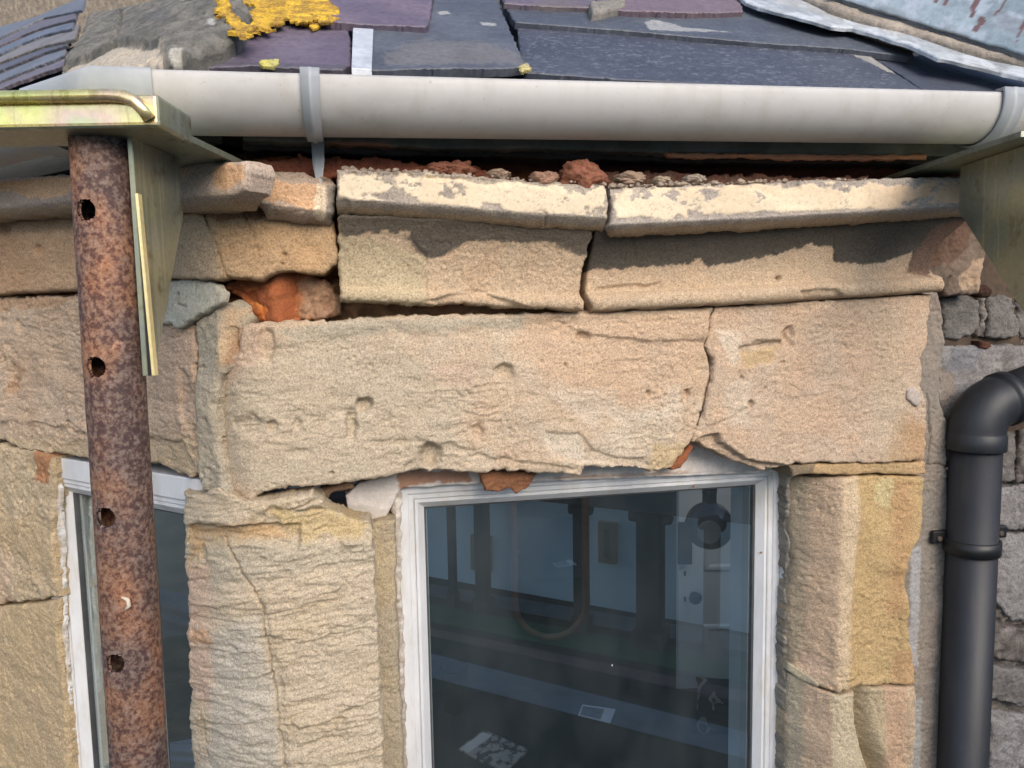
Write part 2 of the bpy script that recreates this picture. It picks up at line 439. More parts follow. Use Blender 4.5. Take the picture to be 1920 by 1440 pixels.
def rust_mat():
    m, n, l, bs = new_mat('rusted_steel')
    co = mapped(n, l)
    a = N(n, 'ShaderNodeTexNoise', Scale=210.0, Detail=3.0, Roughness=0.55, Distortion=0.15)
    b = N(n, 'ShaderNodeTexNoise', Scale=18.0, Detail=4.0, Roughness=0.6)
    c = N(n, 'ShaderNodeTexNoise', Scale=420.0, Detail=3.0, Roughness=0.7)
    v = N(n, 'ShaderNodeTexVoronoi', Scale=150.0)
    for q in (a, b, c, v): l.new(co, q.inputs['Vector'])
    add = N(n, 'ShaderNodeMath', operation='MULTIPLY_ADD'); l.new(v.outputs['Distance'], add.inputs[0]); add.inputs[1].default_value = 0.10; l.new(a.outputs[0], add.inputs[2])
    add2 = N(n, 'ShaderNodeMath', operation='MULTIPLY_ADD'); l.new(b.outputs[0], add2.inputs[0]); add2.inputs[1].default_value = 0.38; l.new(add.outputs[0], add2.inputs[2])
    r = ramp(n, [(0.56, (.060, .031, .026)), (0.68, (.085, .044, .034)), (0.73, (.135, .085, .064)), (0.80, (.165, .105, .075)), (0.92, (.20, .15, .125))])
    l.new(add2.outputs[0], r.inputs[0])
    r2 = ramp(n, [(0.3, (.75, .75, .75)), (0.7, (1.2, 1.2, 1.2))]); l.new(c.outputs[0], r2.inputs[0])
    mx = N(n, 'ShaderNodeMix', data_type='RGBA', blend_type='MULTIPLY'); mx.inputs[0].default_value = 1
    l.new(r.outputs[0], mx.inputs[6]); l.new(r2.outputs[0], mx.inputs[7])
    r3 = ramp(n, [(0.42, (.85, .9, 1.0)), (0.62, (1.25, .92, .66))]); l.new(b.outputs[0], r3.inputs[0])
    mx2 = N(n, 'ShaderNodeMix', data_type='RGBA', blend_type='MULTIPLY'); mx2.inputs[0].default_value = 0.8
    l.new(mx.outputs[2], mx2.inputs[6]); l.new(r3.outputs[0], mx2.inputs[7])
    l.new(mx2.outputs[2], bs.inputs['Base Color'])
    bs.inputs['Roughness'].default_value = 0.72
    bu = N(n, 'ShaderNodeBump', Strength=0.35, Distance=0.001); l.new(a.outputs[0], bu.inputs['Height'])
    l.new(bu.outputs[0], bs.inputs['Normal'])
    return m
RUST = rust_mat()
def zinc_mat(name, cols, rough=0.38, metal=0.75):
    m, n, l, bs = new_mat(name)
    co = mapped(n, l, (1, 1, 1))
    a = N(n, 'ShaderNodeTexNoise', Scale=7.0, Detail=2.5, Roughness=0.5, Distortion=0.6)
    b = N(n, 'ShaderNodeTexNoise', Scale=180.0, Detail=3.0)
    s_ = N(n, 'ShaderNodeTexNoise', Scale=60.0, Detail=2.0)
    mp = mapped(n, l, (4, 4, .15))
    l.new(co, a.inputs['Vector']); l.new(co, b.inputs['Vector']); l.new(mp, s_.inputs['Vector'])
    r = ramp(n, [(0.30 + 0.4 * i / (len(cols) - 1), c) for i, c in enumerate(cols)])
    l.new(a.outputs[0], r.inputs[0])
    r2 = ramp(n, [(0.3, (.90, .90, .90)), (0.65, (1.04, 1.04, 1.04))]); l.new(b.outputs[0], r2.inputs[0])
    mx = N(n, 'ShaderNodeMix', data_type='RGBA', blend_type='MULTIPLY'); mx.inputs[0].default_value = 1
    l.new(r.outputs[0], mx.inputs[6]); l.new(r2.outputs[0], mx.inputs[7])
    l.new(mx.outputs[2], bs.inputs['Base Color'])
    rr = N(n, 'ShaderNodeMapRange'); rr.inputs[1].default_value = 0.3; rr.inputs[2].default_value = 0.7
    rr.inputs[3].default_value = rough - 0.04; rr.inputs[4].default_value = rough + 0.08
    l.new(s_.outputs[0], rr.inputs[0]); l.new(rr.outputs[0], bs.inputs['Roughness'])
    bs.inputs['Metallic'].default_value = metal
    return m
ZINC = zinc_mat('yellow_zinc_plate', [(.42, .54, .18), (.74, .70, .22), (.84, .74, .26), (.74, .52, .38), (.50, .64, .28)], 0.22, 0.75)
ZINC2 = zinc_mat('dull_and_shaded_zinc', [(.19, .215, .18), (.27, .29, .235), (.32, .32, .21), (.22, .27, .225)], 0.36, 0.6)
GOLD = zinc_mat('lit_zinc_edge', [(.75, .62, .28), (.85, .72, .38)], 0.3, 0.4)

grime(ZINC, (70, 70, 6), (.72, .70, .62), .54, .62); grime(ZINC2, (90, 90, 4), (1.25, 1.24, 1.2), .58, .60); grime(ZINC2, (30, 30, 30), (.55, .48, .36), .56, .70)
grime(RUST, (14, 14, 3.5), (1.5, 1.25, 1.02), .44, .62); grime(RUST, (60, 60, 60), (1.9, 1.9, 1.85), .64, .72)
def glass_mat(name, tint=(.92, .98, .97), refl=7.2):
    m, n, l, bs = new_mat(name)
    n.remove(bs)
    out = [q for q in n if q.type == 'OUTPUT_MATERIAL'][0]
    tr = N(n, 'ShaderNodeBsdfTransparent'); tr.inputs[0].default_value = (*tint, 1)
    gl = N(n, 'ShaderNodeBsdfGlossy', Roughness=0.0); gl.inputs[0].default_value = (.92, 1.0, .98, 1)
    fr = N(n, 'ShaderNodeFresnel', IOR=1.5)
    mu = N(n, 'ShaderNodeMath', operation='MULTIPLY', use_clamp=True); mu.inputs[1].default_value = refl
    l.new(fr.outputs[0], mu.inputs[0])
    mn_ = N(n, 'ShaderNodeMath', operation='MINIMUM'); mn_.inputs[1].default_value = .33; l.new(mu.outputs[0], mn_.inputs[0]); mu = mn_
    mx = N(n, 'ShaderNodeMixShader')
    l.new(mu.outputs[0], mx.inputs[0]); l.new(tr.outputs[0], mx.inputs[1]); l.new(gl.outputs[0], mx.inputs[2])
    df = N(n, 'ShaderNodeBsdfDiffuse'); df.inputs[0].default_value = (.55, .6, .6, 1)     # a film of dust and dried rain
    co = mapped(n, l, (1, 1, .5))
    t1 = N(n, 'ShaderNodeTexNoise', Scale=9.0, Detail=5.0, Roughness=0.6); l.new(co, t1.inputs['Vector'])
    rr = ramp(n, [(0.4, (.012,) * 3), (0.75, (.05,) * 3)]); l.new(t1.outputs[0], rr.inputs[0])
    v = N(n, 'ShaderNodeTexVoronoi', Scale=26.0); l.new(co, v.inputs['Vector'])
    sp = N(n, 'ShaderNodeMath', operation='LESS_THAN'); sp.inputs[1].default_value = 0.022; l.new(v.outputs['Distance'], sp.inputs[0])
    ad = N(n, 'ShaderNodeMath', operation='MULTIPLY_ADD', use_clamp=True); l.new(sp.outputs[0], ad.inputs[0]); ad.inputs[1].default_value = 0.8; l.new(rr.outputs[0], ad.inputs[2])
    mx2 = N(n, 'ShaderNodeMixShader'); l.new(ad.outputs[0], mx2.inputs[0]); l.new(mx.outputs[0], mx2.inputs[1]); l.new(df.outputs[0], mx2.inputs[2])
    l.new(mx2.outputs[0], out.inputs[0])
    return m
GLASS = glass_mat('window_glass')

# albedo palette
TAN = np.array([.49, .365, .25]); TAN2 = np.array([.43, .30, .19]); BUFF = np.array([.49, .395, .285]); PINK = np.array([.50, .36, .26])
GREY = np.array([.40, .345, .265]); YEL = np.array([.45, .315, .14]); ORG = np.array([.46, .25, .115]); BRICK = np.array([.33, .105, .04])
CREAM = np.array([.70, .585, .42]); UNDER = np.array([.30, .255, .215]); CRUST = np.array([.072, .064, .052]); PALE = np.array([.60, .52, .41])

# ================================================================== SANDSTONE BAY
bay = thing('sandstone_bay', FRONT.P(0.1, -CZ, -0.1), 'weathered tan sandstone bay wall with cracked lintel and peeling cornice, around the white windows', 'wall')

def bent(w0=0.0, soft=0.012):
    u_c = uc - w0 * HALF
    def f(U, V):
        x = (u_c - U)
        s = 0.5 * (x + np.sqrt(x * x + soft * soft)) - 0.0
        return w0 - s * BEND
    return f
def lerp_line(pts, w0):
    q = FRONT.uvs(pts, w0)
    return lambda U: np.interp(U, q[:, 0], q[:, 1])

# ---- lintel, broken in two over the window
lw = lambda U, V: 0.0 * U
slab('lintel', FRONT, [(448, 627), (455, 612), (473, 606), (560, 601), (640, 601), (720, 593), (800, 592), (900, 590), (1000, 588), (1080, 582), (1150, 582), (1240, 578), (1337, 577), (1331, 600), (1327, 630), (1321, 650), (1331, 668), (1333, 700), (1327, 735), (1321, 765), (1308, 800), (1296, 832), (1285, 850), (1257, 880), (1220, 887), (1198, 876), (1133, 877), (1097, 873), (1087, 893), (1007, 889), (950, 885), (905, 888), (867, 888), (820, 882), (777, 886), (733, 894), (667, 904), (617, 911), (533, 917), (495, 921), (473, 939), (433, 928), (415, 908), (402, 850), (393, 787), (397, 747), (400, 717), (417, 697), (433, 683), (447, 660)],
     STONE, bay, base=bent(0, .02), depth=0.10, R=0.0055, edge=0.0040, escale=.012, amp=0.0045, scale=0.09, fine=0.0007, bed=0.0003, bed_dir=0.05,
     feats=[lambda U, V, c: -.020 * np.clip((FRONT.hit(490, 760)[0] - U) / .065, 0, 1) ** 2, pit(945, 697, 20, 17, .010), pit(683, 758, 17, 13, .013), pit(658, 800, 13, 32, .008), pit(640, 770, 40, 60, .005, sharp=.9), pit(808, 855, 26, 24, .016), pit(897, 808, 14, 20, .007), pit(1092, 632, 16, 12, .008),
            pit(500, 640, 14, 42, .007, rot=.4), pit(470, 800, 34, 24, .005), pit(510, 800, 10, 14, .006), pit(557, 795, 8, 12, .005), pit(1290, 738, 7, 9, .008), pit(1217, 738, 6, 7, .007), pit(1060, 685, 5, 6, .005),
            pit(622, 888, 4, 4, .006), pit(560, 850, 30, 10, .003), pit(740, 830, 60, 8, .003),
            step([(1045, 600), (1100, 625), (1150, 634), (1330, 640), (1330, 585), (1240, 580), (1090, 590)], .0035),
            step([(470, 612), (700, 598), (730, 612), (600, 640), (520, 650), (480, 640)], .002, .006, .03, .006),
            step([(1020, 810), (1085, 812), (1110, 840), (1160, 860), (1210, 862), (1215, 876), (1130, 872), (1095, 868), (1040, 860)], -.004),
            step([(760, 870), (840, 830), (930, 860), (1000, 870), (1080, 880), (1000, 900), (760, 900)], -.0035, .007),
            step([(930, 612), (1000, 600), (1075, 590), (1060, 583), (800, 588), (700, 598), (800, 625)], .0018, .007, .03, .006), pits(-.05, .010, .0022, .35), pits(.0, .004, .0010, .4, 5),
            terrace(.0006, .10, .022, .06, 2.5)],
     c1=TAN, c2=BUFF, cs=.05, patches=[
         ([(1000, 590), (1340, 577), (1330, 740), (1180, 760), (1050, 720), (960, 650)], (.52, .355, .23), .6, .02, .06, .014),
         ([(400, 690), (640, 620), (900, 700), (860, 880), (500, 930), (400, 880)], (.44, .37, .27), .75, .02, .06, .02),
         ([(450, 615), (500, 615), (490, 670), (430, 720), (405, 740), (430, 690)], PINK, .8, .008, .03, .01),
         ([(820, 670), (900, 680), (900, 720), (800, 710)], PINK, .6, .02, .04, .01),
         ([(1050, 715), (1150, 745), (1180, 780), (1100, 790), (1030, 740)], PALE, .35, .016, .015, .008), ([(1255, 725), (1275, 725), (1270, 780), (1235, 790), (1160, 780), (1240, 770)], PALE, .4, .010, .012, .006),
         ([(1010, 815), (1080, 808), (1100, 850), (1110, 870), (1030, 855)], PALE, .55, .008, .012, .004), ([(1100, 800), (1180, 800), (1190, 860), (1120, 860)], PALE, .28, .016, .02, .010),
         ([(520, 620), (640, 600), (980, 592), (980, 612), (700, 625), (560, 640)], (.36, .32, .24), .7, .008, .02, .004),
         ([(1220, 830), (1300, 830), (1260, 878), (1215, 885)], YEL, .5, .01, .03, .006)],
     chip=(.0011, .040, .012), label='longer left part of the cracked lintel, pitted and worn round at its end')
slab('lintel', FRONT, [(1340, 577), (1450, 570), (1560, 562), (1640, 557), (1747, 553), (1744, 590), (1738, 640), (1728, 672), (1730, 690), (1727, 725), (1738, 745), (1737, 800), (1735, 862), (1640, 868), (1540, 868), (1500, 869), (1463, 879), (1430, 883), (1393, 871), (1343, 848), (1317, 834), (1299, 829), (1309, 803), (1321, 770), (1328, 735), (1335, 700), (1335, 668), (1322, 650), (1329, 630), (1333, 600)],
     STONE, bay, base=0.0, depth=0.10, R=0.004, edge=0.0035, escale=.012, amp=0.004, scale=0.08, fine=0.0009, bed=0.0004,
     feats=[pit(1480, 625, 12, 16, .007), pit(1440, 645, 30, 9, .005, rot=-.2), step([(1380, 650), (1420, 645), (1470, 640), (1478, 610), (1490, 650), (1440, 680), (1390, 690), (1385, 680)], -.005), step([(1300, 830), (1345, 815), (1350, 830), (1400, 862), (1470, 875), (1400, 890), (1300, 850)], -.012),
            pit(1408, 757, 6, 7, .008), pit(1436, 728, 4, 4, .006), pit(1470, 680, 4, 4, .005), pit(1390, 710, 5, 6, .005), step([(1340, 620), (1385, 622), (1395, 680), (1380, 700), (1400, 760), (1350, 790), (1320, 800), (1335, 700)], .0025), pits(-.05, .010, .0018, .35), pits(.05, .004, .001, .4, 5)],
     c1=(.50, .355, .24), c2=(.48, .365, .26), cs=.05, patches=[
         ([(1345, 620), (1385, 622), (1392, 670), (1370, 690), (1360, 670)], PALE, .55, .006, .02, .004), ([(1360, 720), (1410, 710), (1400, 790), (1350, 800)], PALE, .35, .01, .02, .006),
         ([(1690, 780), (1740, 800), (1735, 870), (1660, 870)], (.40, .25, .13), .8, .012, .03, .012), ([(1390, 660), (1470, 645), (1450, 680), (1400, 690)], YEL, .6, .006, .02, .004),
         ([(1630, 560), (1700, 556), (1695, 860), (1640, 860)], (.42, .37, .26), .25, .012, .04, .02)],
     chip=(.0007, .040, .014), label='shorter right part of the cracked lintel beside the downpipe')

# ---- cornice: flat moulded blocks with flaking cream paint
def chamfer(top, bot, w0, hgt, dep):        # the lower lip of the block slopes back
    q = None
    lb = lerp_line(bot, w0)
    return lambda U, V: w0 - dep * (1 - sstep(-0.1, 1.0, (V - lb(U)) / hgt)) - 0.0015 * sstep(0.9, 1.0, (V - lb(U)) / hgt)
def paintd(U, V, c):
    q = FRONT.uvs(bot1 if U.mean() < FRONT.hit(1140, 380, CW)[0] else bot2, CW)
    return np.minimum(c.D, V - np.interp(U, q[:, 0], q[:, 1]) - .015)
def paintfn(seed, bare, lo=0.0035):
    def f(U, V, col, c):
        n = fbm(U / .05, V / .016, 5, seed, .6)
        D = paintd(U, V, c)
        gone = sstep(.36, .42, fbm(U / .035 + 7, V / .02, 5, seed + 21, .6) + .25 * sstep(.02, 0, D))
        m = sstep(-.0010, .0010, D - lo + .007 * n) * (1 - gone)
        cr = np.abs(fbm(U / .012, V / .004, 3, seed + 5)); fine = 1 - 0.35 * (1 - sstep(.0, .035, cr))
        p = np.array(CREAM)[None, None, :] * (1 + .12 * fbm(U / .06, V / .03, 4, seed + 9)[..., None]) * fine[..., None]
        warm = sstep(-.2, .4, fbm(U / .08, V / .05, 3, seed + 12))[..., None]
        p = p * (1 - .35 * warm) + np.array([.66, .50, .33]) * .35 * warm
        ua, ub = FRONT.hit(1560, 370, CW)[0], FRONT.hit(1800, 370, CW)[0]      # paint turns darker orange towards the right end
        w2 = (sstep(ua, ub, U + .03 * fbm(U / .02, V / .08, 3, seed + 30)) * .75)[..., None]
        p = p * (1 - w2) + np.array([.50, .30, .17]) * (1 + .25 * fbm(U / .012, V / .06, 3, seed + 31))[..., None] * w2
        c.alpha = 1 - .8 * m
        return col * (1 - m[..., None]) + p * m[..., None]
    return f
def paint_step(seed, lo=0.0035, h=.0012):
    def f(U, V, c):
        n = fbm(U / .05, V / .016, 5, seed, .6)
        D = paintd(U, V, c); gone = sstep(.36, .42, fbm(U / .035 + 7, V / .02, 5, seed + 21, .6) + .25 * sstep(.02, 0, D))
        return h * sstep(-.0010, .0010, D - lo + .007 * n) * (1 - gone)
    return f
CW = 0.068
bot2 = [(1140, 444), (1400, 431), (1600, 419), (1803, 406), (1860, 402)]
bot1 = [(620, 398), (700, 403), (850, 413), (1000, 426), (1140, 432)]
slab('cornice_block', FRONT, [(632, 318), (655, 316), (700, 319), (780, 322), (850, 325), (920, 332), (1000, 338), (1080, 342), (1138, 346), (1141, 380), (1131, 431), (1000, 426), (850, 413), (700, 403), (633, 399), (630, 370)],
     STONE, bay, base=chamfer(None, bot1, CW, .018, .022), depth=.14, R=.004, edge=.0022, escale=.01, amp=.0018, scale=.05, fine=.0007,
     feats=[paint_step(301), step([(630, 370), (650, 372), (655, 400), (630, 400)], -.004), step([(640, 318), (1138, 345), (1138, 352), (900, 342), (640, 330)], -.006, .006, .012), crack([(1020, 425), (1022, 405), (1018, 395)], 2, .004)],
     c1=(.31, .265, .22), c2=(.40, .34, .27), cs=.02, colfn=paintfn(301, 0),
     patches=[([(620, 405), (1150, 440), (1150, 427), (1000, 414), (850, 402), (700, 391), (620, 386)], (.42, .30, .185), .9, .003, .01, .002)], label='cornice block with cracked cream paint, left of the open joint')
slab('cornice_block', FRONT, [(1147, 352), (1220, 349), (1300, 345), (1400, 343), (1500, 338), (1600, 337), (1700, 333), (1845, 330), (1850, 403), (1803, 406), (1600, 419), (1400, 431), (1153, 443), (1143, 424), (1147, 390)],
     STONE, bay, base=chamfer(None, bot2, CW, .017, .022), depth=.14, R=.004, edge=.0022, escale=.01, amp=.0018, scale=.05, fine=.0007,
     feats=[paint_step(330), step([(1150, 350), (1500, 336), (1500, 352), (1440, 368), (1410, 350), (1150, 366)], -.006, .006, .012)],
     c1=(.33, .285, .245), c2=(.40, .345, .29), cs=.02, colfn=paintfn(330, 0),
     patches=[([(1140, 450), (1860, 410), (1860, 394), (1600, 406), (1400, 418), (1150, 430)], (.42, .30, .185), .9, .003, .01, .002)], label='long cornice block with flaking cream paint, right of the open joint')
slab('cornice_block', FRONT, [(461, 357), (470, 335), (482, 316), (560, 319), (618, 334), (628, 345), (626, 390), (620, 421), (560, 415), (500, 407), (485, 385), (470, 370)],
     STONE, bay, base=chamfer(None, [(440, 402), (500, 408), (560, 416), (640, 423)], .055,   .018, .02), depth=.05, R=.006, edge=.003, amp=.003, scale=.04,
     feats=[step([(475, 325), (625, 345), (622, 332), (560, 318), (480, 312)], -.010, .003), step([(600, 335), (640, 335), (640, 430), (606, 430)], -.006)],
     c1=(.40, .30, .22), c2=(.44, .34, .26), patches=[([(465, 352), (480, 338), (560, 342), (602, 348), (598, 400), (560, 392), (545, 380), (490, 376)], (.60, .37, .21), .92, .006, .015, .001), ([(595, 345), (612, 345), (610, 418), (592, 412)], CREAM, .8, .006, .012), ([(610, 345), (640, 345), (640, 425), (616, 425)], (.22, .20, .17), .85, .004)],
     label='short tilted cornice block with orange paint and a broken right end')
LB = LEFT.uvs([(-60, 414), (0, 410), (60, 406), (140, 398), (330, 396), (430, 392), (470, 390)], .062)
def lcorn(U, V): return .062 - .018 * (1 - sstep(0, 1, (V - np.interp(U, LB[:, 0], LB[:, 1])) / .016))
slab('cornice_block', LEFT, [(-60, 346), (0, 335), (60, 331), (137, 326), (250, 315), (330, 306), (400, 302), (455, 300), (462, 322), (456, 358), (432, 388), (400, 394), (330, 396), (140, 398), (60, 405), (0, 410), (-60, 414)],
     STONE, bay, base=lcorn, depth=.03, R=.006, edge=.003, amp=.0025, scale=.04,
     feats=[step([(-60, 335), (140, 325), (140, 372), (60, 385), (-60, 372)], .0012, .004)],
     c1=(.36, .29, .24), c2=(.42, .33, .26), patches=[([(-60, 350), (0, 338), (137, 330), (137, 358), (110, 370), (60, 372), (20, 360), (-60, 362)], (.58, .37, .22), .95, .005, .012, .001), ([(-60, 395), (140, 385), (330, 383), (440, 375), (440, 400), (-60, 415)], (.45, .34, .22), .8, .004), ([(400, 312), (455, 305), (458, 340), (440, 352), (400, 355)], (.60, .37, .21), .92, .005), ([(330, 308), (375, 308), (365, 322), (330, 335)], (.48, .34, .21), .7, .004)],
     label='long cornice block with torn orange paint behind the rusty prop')

# ---- cove moulding under the cornice
def cove(bot, top, w0, w1, bead=0.0, bh=.2):
    def mk():
        qb = FRONT.uvs(bot, w0); qt = FRONT.uvs(top, w1)
        def f(U, V):
            b = np.interp(U, qb[:, 0], qb[:, 1]); t_ = np.interp(U, qt[:, 0], qt[:, 1])
            t = np.clip((V - b) / (t_ - b), -.1, 1.1)
            r_ = np.clip((t - bh) / (1 - bh), 0, 1)
            ww = w0 + (w1 - w0) * r_ ** 2.2
            k = np.clip(t / bh, 0, 1)
            return ww + bead * np.sqrt(np.clip(1 - (2 * k - 1) ** 2, 0, 1)) * (t < bh)
        return f
    return mk()
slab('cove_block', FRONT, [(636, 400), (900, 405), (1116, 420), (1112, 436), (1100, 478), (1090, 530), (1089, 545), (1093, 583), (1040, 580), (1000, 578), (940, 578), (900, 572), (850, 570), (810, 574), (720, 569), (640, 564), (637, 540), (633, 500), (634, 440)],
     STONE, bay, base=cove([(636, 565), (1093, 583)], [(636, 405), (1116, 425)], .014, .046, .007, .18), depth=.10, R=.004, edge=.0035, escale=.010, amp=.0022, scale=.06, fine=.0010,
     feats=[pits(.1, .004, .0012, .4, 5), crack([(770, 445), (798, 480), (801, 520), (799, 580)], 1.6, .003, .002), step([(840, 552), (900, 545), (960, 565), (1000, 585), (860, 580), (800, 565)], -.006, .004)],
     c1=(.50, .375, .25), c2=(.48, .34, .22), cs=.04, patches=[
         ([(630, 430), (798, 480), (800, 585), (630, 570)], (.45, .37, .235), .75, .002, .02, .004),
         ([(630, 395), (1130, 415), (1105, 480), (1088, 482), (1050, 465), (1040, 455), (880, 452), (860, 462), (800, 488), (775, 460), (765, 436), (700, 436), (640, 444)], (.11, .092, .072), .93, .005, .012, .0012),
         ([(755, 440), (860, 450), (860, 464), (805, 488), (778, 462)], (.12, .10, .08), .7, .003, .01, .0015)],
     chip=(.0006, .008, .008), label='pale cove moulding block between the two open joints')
btop = [(1097, 545), (1245, 541), (1400, 530), (1560, 520), (1740, 513), (1775, 512)]
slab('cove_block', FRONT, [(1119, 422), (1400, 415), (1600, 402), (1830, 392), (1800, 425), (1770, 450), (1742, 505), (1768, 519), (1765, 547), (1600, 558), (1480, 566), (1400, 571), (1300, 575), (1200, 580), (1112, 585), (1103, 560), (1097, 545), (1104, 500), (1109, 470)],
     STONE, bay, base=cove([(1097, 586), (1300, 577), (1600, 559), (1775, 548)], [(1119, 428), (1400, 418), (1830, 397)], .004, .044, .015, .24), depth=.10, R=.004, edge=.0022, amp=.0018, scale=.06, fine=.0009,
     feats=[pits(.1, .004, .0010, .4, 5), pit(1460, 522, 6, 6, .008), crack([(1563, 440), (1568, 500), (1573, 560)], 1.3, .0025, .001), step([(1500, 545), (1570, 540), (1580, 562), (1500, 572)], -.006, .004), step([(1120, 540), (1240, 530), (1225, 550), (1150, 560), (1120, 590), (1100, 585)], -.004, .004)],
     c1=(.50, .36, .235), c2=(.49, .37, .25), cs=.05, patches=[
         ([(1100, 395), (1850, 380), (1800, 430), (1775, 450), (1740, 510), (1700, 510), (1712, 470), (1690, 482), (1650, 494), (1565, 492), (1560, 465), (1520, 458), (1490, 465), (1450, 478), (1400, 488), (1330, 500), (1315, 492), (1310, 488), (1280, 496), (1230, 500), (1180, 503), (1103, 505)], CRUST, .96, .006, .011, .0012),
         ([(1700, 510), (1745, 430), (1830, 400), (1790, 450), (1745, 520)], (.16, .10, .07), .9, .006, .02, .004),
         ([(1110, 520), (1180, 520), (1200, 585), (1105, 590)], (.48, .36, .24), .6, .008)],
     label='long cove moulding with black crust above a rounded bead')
slab('cove_block', FRONT, [(325, 398), (400, 395), (470, 380), (500, 396), (624, 408), (633, 440), (631, 498), (605, 514), (560, 510), (520, 511), (490, 524), (428, 521), (410, 526), (305, 520), (312, 470)],
     STONE, bay, base=bent(.022, .015), depth=.08, R=.006, edge=.003, amp=.003, scale=.05, fine=.0009,
     feats=[crack([(383, 400), (405, 460), (425, 520)], 1.8, .004, .002), crack([(455, 400), (475, 440), (487, 485)], 1.6, .003, .002), pit(533, 478, 6, 7, .006), pit(530, 495, 4, 3, .005), pits(.1, .004, .0010, .4, 5)],
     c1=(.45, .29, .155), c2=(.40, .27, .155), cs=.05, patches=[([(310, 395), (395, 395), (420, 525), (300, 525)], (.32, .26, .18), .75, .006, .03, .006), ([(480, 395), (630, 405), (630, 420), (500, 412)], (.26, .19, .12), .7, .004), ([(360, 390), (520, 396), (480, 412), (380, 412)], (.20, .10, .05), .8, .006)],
     label='brown corner cove block with two hairline cracks')
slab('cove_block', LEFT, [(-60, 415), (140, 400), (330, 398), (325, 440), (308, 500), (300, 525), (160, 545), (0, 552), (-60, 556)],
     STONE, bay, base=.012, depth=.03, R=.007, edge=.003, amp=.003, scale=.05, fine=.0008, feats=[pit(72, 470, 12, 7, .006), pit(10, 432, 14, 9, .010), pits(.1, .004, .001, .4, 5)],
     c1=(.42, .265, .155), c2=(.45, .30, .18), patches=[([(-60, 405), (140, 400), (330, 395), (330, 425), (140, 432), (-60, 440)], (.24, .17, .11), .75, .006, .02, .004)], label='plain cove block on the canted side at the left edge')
# ---- brick and lime core that shows through the joints
def brickcol(U, V, col, c):
    row = np.floor(V / .022); fr = V / .022 - row
    x = U / .11 + (row % 2) * .5; fx = x - np.floor(x)
    m = (sstep(.0, .10, fr) * sstep(1, .9, fr) * sstep(0, .02, fx) * sstep(1, .98, fx))[..., None]
    return col * (.45 + .55 * m)
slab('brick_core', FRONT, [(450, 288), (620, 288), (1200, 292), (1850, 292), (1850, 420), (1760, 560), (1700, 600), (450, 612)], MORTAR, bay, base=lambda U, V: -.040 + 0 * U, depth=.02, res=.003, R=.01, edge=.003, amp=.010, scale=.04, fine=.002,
     feats=[pits(.3, .03, .012, .6)], c1=BRICK, c2=(.24, .075, .03), cs=.03, streak=.2, patches=[([(640, 288), (1850, 285), (1850, 350), (640, 330)], (.06, .022, .015), .85, .01, .03, .01), ([(560, 540), (660, 520), (760, 570), (1200, 570), (1200, 610), (540, 610)], (.33, .20, .11), .85, .01, .03, .01)], label='red brick and lime core behind the open joints')  # near-black patch paints the shade of the gap under the eaves
slab('brick_core', LEFT, [(-60, 318), (200, 312), (460, 295), (520, 290), (520, 610), (200, 610), (-60, 600)], MORTAR, bay, base=-.035, depth=.02, res=.003, R=.01, amp=.006, scale=.03, fine=.002, c1=BRICK, c2=(.26, .09, .04), cs=.03)
slab('mortar_lump', FRONT, [(418, 540), (450, 520), (500, 522), (560, 512), (612, 520), (632, 560), (640, 590), (600, 600), (490, 602), (462, 580), (455, 560)], MORTAR, bay, base=-.018, depth=.03, R=.006, edge=.006, escale=.02, amp=.010, scale=.030, fine=.0038,
     feats=[pits(.4, .02, .008, .6), pit(480, 555, 26, 12, .010), pit(440, 548, 20, 8, .008), crack([(500, 560), (520, 580), (540, 600)], 3, .006)],
     c1=(.42, .125, .035), c2=(.35, .12, .045), cs=.03, patches=[([(555, 520), (650, 520), (650, 600), (560, 600)], (.31, .20, .125), .9, .01, .03, .006), ([(470, 555), (490, 550), (495, 575), (475, 575)], (.62, .24, .05), .7, .005, .02, .006)], label='orange lime mortar exposed in the broken corner joint')
slab('mortar_patch', LEFT, [(262, 530), (350, 522), (400, 530), (416, 545), (412, 566), (395, 580), (370, 590), (350, 604), (330, 618), (316, 606), (262, 612)], MORTAR, bay, base=.012, depth=.006, R=.004, edge=.004, escale=.012, amp=.0015, scale=.03, fine=.0006, feats=[crack([(310, 530), (312, 560), (305, 600)], 2, .004), crack([(335, 550), (330, 570), (350, 575)], 2, .004), crack([(370, 525), (365, 545)], 1.5, .003)],
     c1=(.44, .42, .34), c2=(.41, .38, .30), cs=.03, label='greenish grey repair mortar beside the steel bracket')

